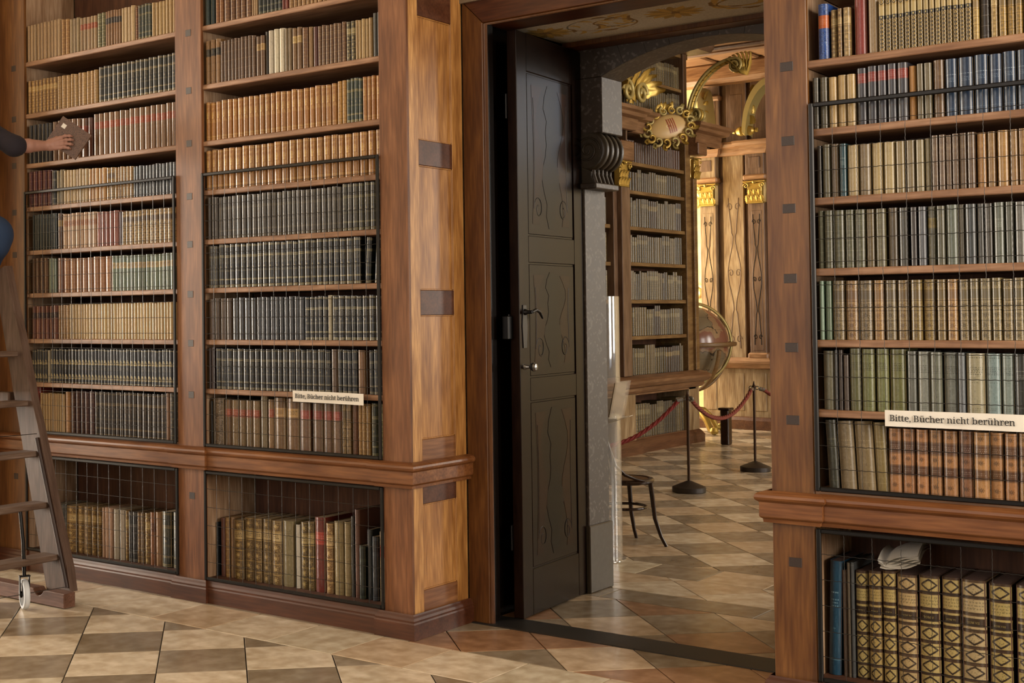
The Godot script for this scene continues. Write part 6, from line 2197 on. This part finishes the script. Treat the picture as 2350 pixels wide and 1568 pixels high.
var ROWS := [
	["lA",3.44,-0.02,0,"",[["pl","a98a62","6b5436",10,-7.432,-7.059,0.249,""],["gb","9a6f3c","c9a35a",2,-7.056,-6.972,0.237,""],["pl","9c8560","6b5a40",3,-6.969,-6.866,0.226,""],["lb","a08560","a0502f",5,-6.863,-6.691,0.218,""],["gb","6d6a48","d8c890",2,-6.687,-6.610,0.223,""],["lb","8a6238","2a2018",6,-6.606,-6.455,0.222,""],["pl","c0a478","8a6f48",4,-6.451,-6.328,0.222,""],["gb","7a4a2c","c9a35a",1,-6.323,-6.300,0.212,""],["db","3c4238","b09a60",4,-6.296,-6.173,0.215,""],["pl","b3935e","7d6238",7,-6.170,-5.950,0.209,""]]],
	["lB",3.085,-0.02,0,"",[["or","8a6434","c9a050",8,-7.412,-7.107,0.222,""],["gb","b08848","6a4a24",10,-7.103,-6.686,0.216,""],["db","26261f","c9b07a",17,-6.681,-5.952,0.228,""]]],
	["lC",2.745,-0.02,0,"",[["gr","241f1f","4a4038",6,-7.411,-7.163,0.260,""],["lb","7a5634","98492c",6,-7.159,-6.860,0.261,""],["lb","6a4630","8e3c2c",1,-6.857,-6.789,0.253,""],["pl","5a2f1c","40200f",1,-6.786,-6.743,0.252,""],["lb","85623f","a04e2c",16,-6.734,-5.955,0.266,""]]],
	["lD",2.45,-0.02,0,"",[["gr","5c1f1a","a87050",5,-7.418,-7.172,0.240,""],["db","35342f","a09a86",1,-7.168,-7.122,0.232,""],["pl","8c7a52","6a5a3a",2,-7.117,-7.042,0.229,""],["pl","c4a672","937442",8,-7.039,-6.793,0.221,""],["pl","c29255","e0c080",5,-6.790,-6.615,0.211,""],["or","b8924a","5a3a18",2,-6.611,-6.530,0.206,""],["gb","a8834c","5a3a20",6,-6.527,-6.356,0.201,""],["gr","36383a","6a6c68",13,-6.351,-5.960,0.194,""]]],
	["lE",2.155,-0.02,0,"",[["gr","2e3634","58605a",9,-7.376,-7.118,0.239,""],["lb","6a4a34","b0904c",1,-7.113,-7.059,0.236,""],["lb","c6a380","b07a54",8,-7.052,-6.710,0.229,""],["lb","96503a","8c4428",5,-6.705,-6.502,0.221,""],["pl","40150f","300c08",1,-6.498,-6.470,0.214,""],["or","c0a068","4a3014",13,-6.466,-5.963,0.212,""]]],
	["lF",1.865,-0.02,0,"",[["gb","6e4c30","4a3020",4,-7.384,-7.210,0.233,""],["pl","7f8c78","5f6c58",2,-7.206,-7.134,0.228,""],["pl","8a5638","6a3c24",1,-7.129,-7.055,0.228,""],["gb","a8754c","c89a6c",8,-7.052,-6.569,0.223,""],["lb","76836e","b8a070",16,-6.561,-5.981,0.221,""]]],
	["lG",1.557,-0.02,0,"",[["lb","7a4430","3a1c14",6,-7.387,-7.107,0.220,""],["gb","b08a58","7a5628",4,-7.104,-6.990,0.224,""],["pl","c6a66c","94733c",36,-6.986,-5.970,0.226,""]]],
	["lH",1.265,-0.02,0,"",[["ga","26221c","c9b27a",6,-7.390,-7.223,0.218,""],["pl","b0a488","8a7e64",1,-7.220,-7.191,0.216,""],["ga","26262a","d8c48a",38,-7.188,-5.971,0.226,""]]],
	["lI",0.93,-0.03,0,"",[["pl","7a2f22","5a1c14",1,-7.379,-7.321,0.301,""],["pl","c0a070","906f40",10,-7.316,-7.064,0.261,""],["gb","b88a5c","906838",1,-7.060,-7.001,0.276,""],["gb","4a2a26","8a6a4c",5,-6.998,-6.755,0.286,""],["db","33281f","a58a58",16,-6.752,-6.085,0.288,""],["pl","8a6446","6a4a30",1,-6.080,-6.047,0.296,""],["gb","3a3226","a08a58",2,-6.044,-5.973,0.295,""]]],
	["lJ",0.14,-0.09,1,"P",[["gr","3a3a38","77746a",2,-7.232,-7.135,0.308,"grey"],["or","6e5430","b89858",1,-7.130,-7.026,0.306,"brown ornate"],["or","7a5e36","c4a464",1,-7.022,-6.954,0.310,"brown ornate"],["or","75582f","bf9f60",1,-6.950,-6.872,0.314,"brown ornate"],["or","6a4f2c","b09050",2,-6.869,-6.766,0.319,"brown ornate"],["pl","bf9c84","96745c",3,-6.761,-6.657,0.320,"pink cream paper"],["pl","bdb3a0","958b78",2,-6.651,-6.544,0.318,"off-white paper"],["or","7a5a30","c0a058",1,-6.541,-6.509,0.319,"narrow gilt brown"],["db","2c2a2c","8f8a7e",2,-6.506,-6.421,0.319,"black leather"],["gb","6e5434","bfa062",2,-6.418,-6.357,0.320,"brown gilt"],["or","70542e","b89a58",1,-6.354,-6.304,0.320,"brown ornate"],["lb","935e38","6a3a20",1,-6.301,-6.255,0.329,"orange brown"],["pl","96704c","704c2c",1,-6.252,-6.201,0.334,"tan leather"],["db","34362a","b09a62",1,-6.197,-6.109,0.345,"dark green banded"],["db","32342a","b09a62",1,-6.103,-6.034,0.347,"dark green banded"],["pl","8a2f26","601c14",1,-6.030,-6.014,0.336,"narrow red"]]],
	["mA",3.44,-0.02,0,"",[["pl","1f3334","3a5556",2,-5.708,-5.614,0.250,""],["gb","8a5a34","b08a50",2,-5.609,-5.544,0.250,""],["gb","6e4a30","a8834c",5,-5.541,-5.312,0.250,""],["pl","a8865a","7a5a34",3,-5.310,-5.262,0.250,""],["db","262c2a","8f8a66",6,-5.259,-5.074,0.250,""],["pl","7a3428","5a2018",2,-5.072,-5.023,0.250,""],["gb","9a7448","c4a060",11,-5.020,-4.679,0.250,""],["lb","6a4a30","b08a50",10,-4.677,-4.358,0.250,""]]],
	["mB",3.085,-0.02,0,"",[["lb","8f6a40","2c2418",3,-5.697,-5.575,0.261,""],["gr","5c4028","8a6c48",10,-5.570,-5.285,0.244,""],["lb","6a4a2c","b08c50",2,-5.282,-5.215,0.232,""],["pl","2a2422","4a423c",1,-5.212,-5.188,0.249,""],["pl","d6cdb4","b0a68c",3,-5.185,-5.059,0.252,""],["pl","7a6442","9a845c",2,-5.056,-5.005,0.242,""],["lb","7c5c38","c0a060",2,-5.002,-4.929,0.236,""],["gb","6a4426","a07c44",1,-4.926,-4.884,0.230,""],["pl","957348","6a4c28",1,-4.882,-4.850,0.229,""],["pl","57291f","3c1812",1,-4.847,-4.810,0.224,""],["gb","6e4c30","b09058",7,-4.808,-4.605,0.220,""],["or","3c3524","9a8850",2,-4.603,-4.539,0.218,""],["pl","b0915c","7c602f",5,-4.537,-4.418,0.214,""],["pl","4a4a44","6e6e66",2,-4.414,-4.363,0.236,""]]],
	["mC",2.745,-0.02,0,"",[["tg","a56e2e","d8b064",24,-5.718,-4.675,0.229,""],["gb","b8883c","7a5420",2,-4.672,-4.607,0.237,""],["db","2f3a2c","c0a860",4,-4.605,-4.495,0.240,""],["tg","b0742f","dab468",4,-4.492,-4.350,0.238,""]]],
	["mD",2.45,-0.02,0,"",[["tg","a5702f","d8b064",26,-5.703,-4.357,0.238,""]]],
	["mE",2.155,-0.02,0,"",[["pl","3e342a","6a5a44",3,-5.691,-5.604,0.249,""],["db","453e34","7a7056",25,-5.603,-4.649,0.248,""],["db","3a3527","a59a68",7,-4.646,-4.376,0.257,""]]],
	["mF",1.865,-0.02,1,"D",[["db","2e2a24","8f8258",2,-5.694,-5.607,0.250,"black gilt banded"],["db","1e2124","d6c690",24,-5.604,-4.524,0.253,"black gilt banded"],["db","1f2020","cdbf88",1,-4.484,-4.447,0.248,"black gilt banded"],["db","1f2020","cdbf88",1,-4.424,-4.383,0.247,"black gilt banded"]]],
	["mG",1.557,-0.02,1,"D",[["pl","4e3c2e","705a44",4,-5.691,-5.498,0.243,"dull brown"],["pl","35363a","505258",4,-5.494,-5.299,0.245,"slate grey"],["gr","33363c","565a62",10,-5.296,-4.931,0.244,"slate grey"],["db","24262a","d8cc9c",5,-4.926,-4.759,0.243,"black gilt banded"],["pl","b4a98c","8a7f64",1,-4.756,-4.730,0.248,"narrow cream"],["db","22252a","d8cc9c",8,-4.725,-4.379,0.242,"black gilt banded"]]],
	["mH",1.265,-0.02,1,"D",[["pl","3c2f2e","584844",2,-5.692,-5.643,0.243,"dull maroon"],["db","23262a","b5a880",20,-5.639,-4.746,0.239,"black gilt ruled"],["pl","5a4636","7a6450",1,-4.740,-4.691,0.241,"grey brown"],["db","24272c","b0a47c",4,-4.687,-4.554,0.240,"black gilt ruled"],["pl","7e5a3a","5c3c22",1,-4.549,-4.498,0.238,"tan leather"],["db","26282a","aca07a",3,-4.469,-4.372,0.239,"black gilt ruled"]]],
	["mI",0.93,-0.035,1,"D",[["pl","241d18","3a3028",1,-5.719,-5.688,0.258,"dark"],["mb","6c5a44","8a7658",1,-5.683,-5.592,0.280,"mottled grey"],["lb","6a5236","96482f",1,-5.588,-5.526,0.271,"brown red-labelled"],["lb","7a6240","964a30",4,-5.523,-5.297,0.273,"brown red-labelled"],["pl","7c6c4e","5c4c34",1,-5.291,-5.239,0.303,"tall drab"],["lb","8a6a44","964a30",1,-5.236,-5.187,0.284,"tan red-labelled"],["lb","75593a","b08c58",1,-5.181,-5.101,0.296,"brown tan-labelled"],["lb","76583c","b49058",1,-5.098,-5.000,0.294,"thick tan-labelled"],["lb","6e5440","8c3c30",1,-4.996,-4.916,0.287,"brown red-labelled"],["lb","705640","8c3c30",1,-4.897,-4.824,0.288,"brown red-labelled"],["lb","6e5440","8c3c30",1,-4.820,-4.751,0.288,"brown red-labelled"],["lb","6c523e","8c3c30",1,-4.747,-4.683,0.289,"brown red-labelled"],["or","8a7048","4a3820",2,-4.676,-4.617,0.288,"speckled tan"],["gb","6a4228","8a5a3a",1,-4.612,-4.570,0.284,"red brown"],["gb","94703c","b89a58",3,-4.561,-4.477,0.283,"yellow tan"],["db","2e3326","a59a68",1,-4.470,-4.429,0.288,"dark green"],["or","5c5c34","a09858",2,-4.422,-4.384,0.287,"green gilt"]]],
	["mJ",0.14,-0.09,1,"D",[["pl","1f2224","35393c",1,-5.767,-5.705,0.320,"dark"],["pl","6c4234","4c2a20",1,-5.689,-5.642,0.347,"brown"],["gb","7a5a30","b8954e",1,-5.638,-5.606,0.355,"narrow gilt tan"],["pl","8a6a4c","64462c",1,-5.603,-5.573,0.358,"narrow tan"],["or","5c4626","a08448",1,-5.569,-5.486,0.349,"dark ornate"],["or","5e482a","a88a4c",1,-5.479,-5.409,0.371,"dark ornate"],["or","6a5230","b8985a",1,-5.405,-5.342,0.372,"brown ornate"],["or","5a4628","a08450",1,-5.338,-5.268,0.374,"brown ornate"],["or","6e5632","bda064",1,-5.264,-5.190,0.371,"brown ornate"],["pl","7f7252","5f5338",1,-5.186,-5.101,0.375,"plain drab"],["pl","cfc8b8","aaa290",1,-5.079,-5.051,0.361,"narrow white"],["or","5c4a28","aa9050",1,-5.048,-4.985,0.380,"ornate olive"],["or","564424","a08648",1,-4.983,-4.938,0.390,"ornate olive"],["lb","6a2a20","a03a2c",1,-4.935,-4.856,0.419,"red gilt"],["or","7c5e38","c0a064",1,-4.852,-4.801,0.392,"tan ornate"],["rb","94825a","6e5e3c",1,-4.796,-4.729,0.407,"plain parchment"],["rb","90805a","6e5e3c",1,-4.727,-4.679,0.408,"plain parchment"],["pl","3a3630","5a564e",1,-4.671,-4.652,0.444,"thin grey"],["pl","6a4a3c","4c3026",1,-4.647,-4.614,0.483,"tall dark"],["db","20271f","4f5a48",1,-4.613,-4.568,0.291,"short dark green"],["pl","262a2c","3e4446",1,-4.562,-4.527,0.382,"black"],["db","22252a","4f545a",1,-4.524,-4.481,0.349,"short black"],["lb","c6b898","b04a34",1,-4.477,-4.421,0.377,"cream red-labelled"]]],
	["rA",2.756,-0.03,1,"R",[["mb","2b55a8","c4622c",1,-2.016,-1.969,0.238,"blue marbled orange-labelled"],["or","7c6440","b89c60",1,-1.963,-1.934,0.207,"tan gilt"],["or","6a5034","b09258",1,-1.931,-1.911,0.208,"narrow tan gilt"],["or","86704a","b89c60",1,-1.908,-1.877,0.208,"tan gilt"],["pl","8a3a38","6a2624",1,-1.865,-1.812,0.249,"tall dusty red"],["pl","9a8262","7a6448",1,-1.806,-1.764,0.238,"tall beige"],["dr","a58a4c","2c2418",15,-1.762,-1.400,0.217,"gilt diamond-patterned"],["or","b89c58","7a6030",1,-1.398,-1.374,0.190,"yellow gilt"],["gr","2e2622","8a8276",1,-1.373,-1.333,0.189,"dark four-ruled"],["or","8c7444","b89c5c",1,-1.332,-1.304,0.188,"speckled tan"],["or","ab8a46","6a5020",7,-1.302,-1.093,0.177,"golden speckled"]]],
	["rB",2.463,-0.03,1,"R",[["gr","4e4a3e","767060",1,-2.043,-2.015,0.220,"grey brown ruled"],["gr","524c3c","767060",1,-2.013,-1.977,0.218,"grey brown ruled"],["pl","b69a68","8c7244",3,-1.975,-1.860,0.217,"cream tan"],["ls","3c3e48","84302a",5,-1.857,-1.650,0.238,"slate red-banded"],["pl","b08044","c89c60",1,-1.649,-1.617,0.222,"amber"],["pl","6a6048","4e4634",2,-1.614,-1.556,0.228,"drab"],["rb","6c5238","98805c",1,-1.553,-1.509,0.232,"brown raised-banded"],["cl","1d3450","8494a0",6,-1.507,-1.195,0.231,"navy cloth"],["cl","1d3450","8494a0",2,-1.193,-1.098,0.226,"navy cloth"]]],
	["rC",2.17,-0.03,1,"R",[["pl","2c2620","443c34",1,-2.030,-2.010,0.222,"dark"],["pl","6c6650","8a846c",1,-2.009,-1.972,0.225,"olive grey"],["pl","66543e","86745a",1,-1.971,-1.935,0.224,"brown grey"],["cl","1f4650","a8b4ac",1,-1.934,-1.903,0.222,"dark teal"],["pl","ac9870","8c7850",1,-1.902,-1.855,0.214,"cream"],["pl","8c7c60","6e5e44",1,-1.853,-1.806,0.214,"drab"],["pl","b09c70","8c7850",1,-1.804,-1.758,0.214,"cream"],["pl","b8a478","94805a",1,-1.756,-1.708,0.214,"cream"],["pl","948258","746238",1,-1.707,-1.669,0.212,"pale olive"],["pl","86785c","685a40",1,-1.667,-1.629,0.212,"drab"],["pl","8c8060","6a5e42",1,-1.627,-1.593,0.211,"drab"],["pl","877c5c","685c40",1,-1.592,-1.564,0.213,"drab"],["rb","6a5440","a08c68",6,-1.563,-1.398,0.220,"brown raised-banded"],["rb","9a7040","c09c60",1,-1.395,-1.358,0.217,"amber banded"],["rb","8c6c44","b09464",1,-1.357,-1.323,0.218,"tan banded"],["rb","a07c48","c8a468",1,-1.319,-1.275,0.219,"amber banded"],["rb","8f6e44","b89860",6,-1.274,-1.104,0.220,"tan banded"]]],
	["rD",1.87,-0.03,1,"R",[["gr","5e5e48","86866c",1,-2.031,-2.005,0.245,"olive banded"],["gb","565642","84846a",4,-2.004,-1.832,0.243,"olive banded"],["gb","6a5a3c","8c7c58",1,-1.831,-1.793,0.240,"brown olive"],["gb","666046","84805f",1,-1.792,-1.750,0.240,"olive drab"],["pl","564a3a","8c7a58",1,-1.744,-1.702,0.241,"brown grey"],["pl","4e4e48","8a7c5c",1,-1.700,-1.661,0.239,"grey"],["pl","3a3432","5c5450",1,-1.651,-1.625,0.238,"dark"],["pl","585a60","777a80",1,-1.623,-1.589,0.238,"blue grey"],["lb","5c5a48","84743c",1,-1.587,-1.552,0.237,"grey tan-headed"],["pl","5a5848","8c7a48",1,-1.550,-1.517,0.237,"grey"],["pl","687064","889084",1,-1.516,-1.469,0.239,"pale grey green"],["pl","585448","78745f",1,-1.468,-1.445,0.238,"drab"],["pl","3c4246","5f666a",1,-1.444,-1.400,0.238,"dark slate"],["pl","4c4c48","6e6e68",1,-1.399,-1.372,0.237,"grey"],["cl","46423c","76726a",1,-1.371,-1.339,0.236,"grey"],["cl","60665c","98a094",1,-1.338,-1.297,0.238,"pale grey green"],["pl","54564c","787a70",1,-1.296,-1.263,0.238,"grey"],["pl","666660","84847c",4,-1.261,-1.110,0.236,"pale grey"]]],
	["rE",1.568,-0.03,1,"R",[["pl","86a08c","64806a",1,-2.029,-2.009,0.249,"pale green"],["pl","5a6c54","42543e",1,-2.006,-1.978,0.248,"green grey"],["or","8c7c5c","4a3e28",1,-1.976,-1.923,0.248,"parchment printed"],["or","9c8058","5c3c20",1,-1.920,-1.867,0.247,"parchment printed"],["or","8a7a5e","483c28",1,-1.864,-1.807,0.246,"parchment printed"],["or","b08c54","7a5428",1,-1.805,-1.763,0.246,"amber printed"],["or","847658","4a3e28",1,-1.760,-1.714,0.245,"parchment printed"],["or","98825a","5a4426",1,-1.712,-1.665,0.244,"parchment printed"],["or","94804e","5a4624",1,-1.656,-1.612,0.244,"gilt parchment"],["or","9c8652","5c4826",1,-1.609,-1.562,0.244,"gilt parchment"],["or","8e7850","584420",1,-1.556,-1.519,0.243,"gilt parchment"],["or","a88656","6c4a28",1,-1.517,-1.475,0.243,"amber printed"],["or","90805c","4c4022",6,-1.472,-1.233,0.242,"gilt parchment"],["or","90805c","4c4022",3,-1.232,-1.115,0.242,"gilt parchment"]]],
	["rF",1.273,-0.03,1,"R",[["pl","6c6854","54503e",1,-2.021,-1.971,0.248,"grey"],["pl","5c5e62","44464a",1,-1.970,-1.956,0.251,"thin grey"],["pl","3e3430","2c2422",1,-1.954,-1.935,0.252,"thin dark"],["pl","4c3e36","8a7c68",1,-1.934,-1.910,0.231,"short thin brown"],["tx","5f5f3c","35341e",1,-1.908,-1.861,0.259,"olive green"],["tx","70744a","38381e",1,-1.859,-1.805,0.257,"olive green"],["tx","747a4a","3a3c20",1,-1.801,-1.750,0.258,"olive green"],["tx","747646","3a3a1e",1,-1.748,-1.681,0.257,"wide olive green"],["tx","6c6e68","44463f",1,-1.678,-1.639,0.249,"grey paper"],["tx","82867e","4c5048",1,-1.637,-1.587,0.248,"grey paper"],["tx","707468","444840",1,-1.586,-1.541,0.246,"grey paper"],["tx","7a7e76","484c44",1,-1.536,-1.480,0.245,"grey paper"],["pl","70767c","50565c",1,-1.479,-1.453,0.245,"thin blue grey"],["tx","9c977c","55523c",1,-1.451,-1.380,0.243,"wide cream grey"],["tx","88a0a0","4c5c5c",1,-1.379,-1.323,0.242,"pale blue paper"],["tx","7e8c88","4a5652",1,-1.322,-1.274,0.242,"grey blue paper"],["cl","2c2e2c","80827a",3,-1.273,-1.121,0.243,"dark green"]]],
	["rG",0.937,-0.03,1,"R",[["cl","33342a","6c6a50",1,-2.011,-1.963,0.292,"dark olive leaning"],["cl","84745a","a89878",1,-1.959,-1.893,0.290,"drab leaning"],["cl","867454","a89878",1,-1.890,-1.814,0.291,"drab leaning"],["cl","8c7a4e","b0a078",1,-1.814,-1.762,0.289,"tan leaning"],["l2","b07c50","5c3c28",1,-1.758,-1.705,0.268,"orange calf dark-labelled"],["l2","b07c50","5c3c28",1,-1.704,-1.652,0.268,"orange calf dark-labelled"],["l2","ab784e","5c3c28",1,-1.649,-1.601,0.268,"orange calf dark-labelled"],["l2","b08052","60402a",1,-1.599,-1.548,0.268,"orange calf dark-labelled"],["l2","ae7e50","60402a",1,-1.545,-1.490,0.267,"orange calf dark-labelled"],["l2","8e6448","54362a",1,-1.487,-1.430,0.268,"browner calf dark-labelled"],["l2","b28452","64442a",1,-1.429,-1.372,0.267,"orange calf dark-labelled"],["l2","b08052","64442a",1,-1.372,-1.320,0.268,"orange calf dark-labelled"],["l2","ae7c4e","60402a",1,-1.317,-1.267,0.267,"orange calf dark-labelled"],["l2","9a744a","5c3c28",3,-1.266,-1.127,0.269,"orange calf dark-labelled"]]],
	["rH",0.14,-0.1,1,"R",[["cl","1f4a62","8ab0bc",1,-2.040,-1.984,0.484,"teal blue banded leaning"],["pl","5c4a3c","7a6654",1,-1.982,-1.961,0.448,"thin brown"],["pl","5a5040","776c58",1,-1.959,-1.946,0.483,"thin grey brown"],["pl","4c4e50","6c6e70",1,-1.945,-1.930,0.485,"thin grey"],["di","4a3626","b8a468",1,-1.928,-1.873,0.453,"gilt diamond tome"],["di","4a3626","b0985e",1,-1.871,-1.816,0.460,"gilt diamond tome"],["di","4a3626","b8a468",1,-1.814,-1.760,0.466,"gilt diamond tome"],["di","54402e","b8a070",1,-1.757,-1.675,0.458,"faded diamond tome"],["di","4a3626","bca86c",1,-1.670,-1.588,0.464,"gilt diamond tome"],["di","4a3626","bca86c",1,-1.582,-1.508,0.466,"gilt diamond tome"],["di","54402e","b8a47c",1,-1.505,-1.411,0.467,"faded diamond tome"],["di","4a3626","b8a468",1,-1.404,-1.318,0.463,"gilt diamond tome"],["di","4a3626","b8a468",1,-1.304,-1.217,0.466,"gilt diamond tome"]]],
]
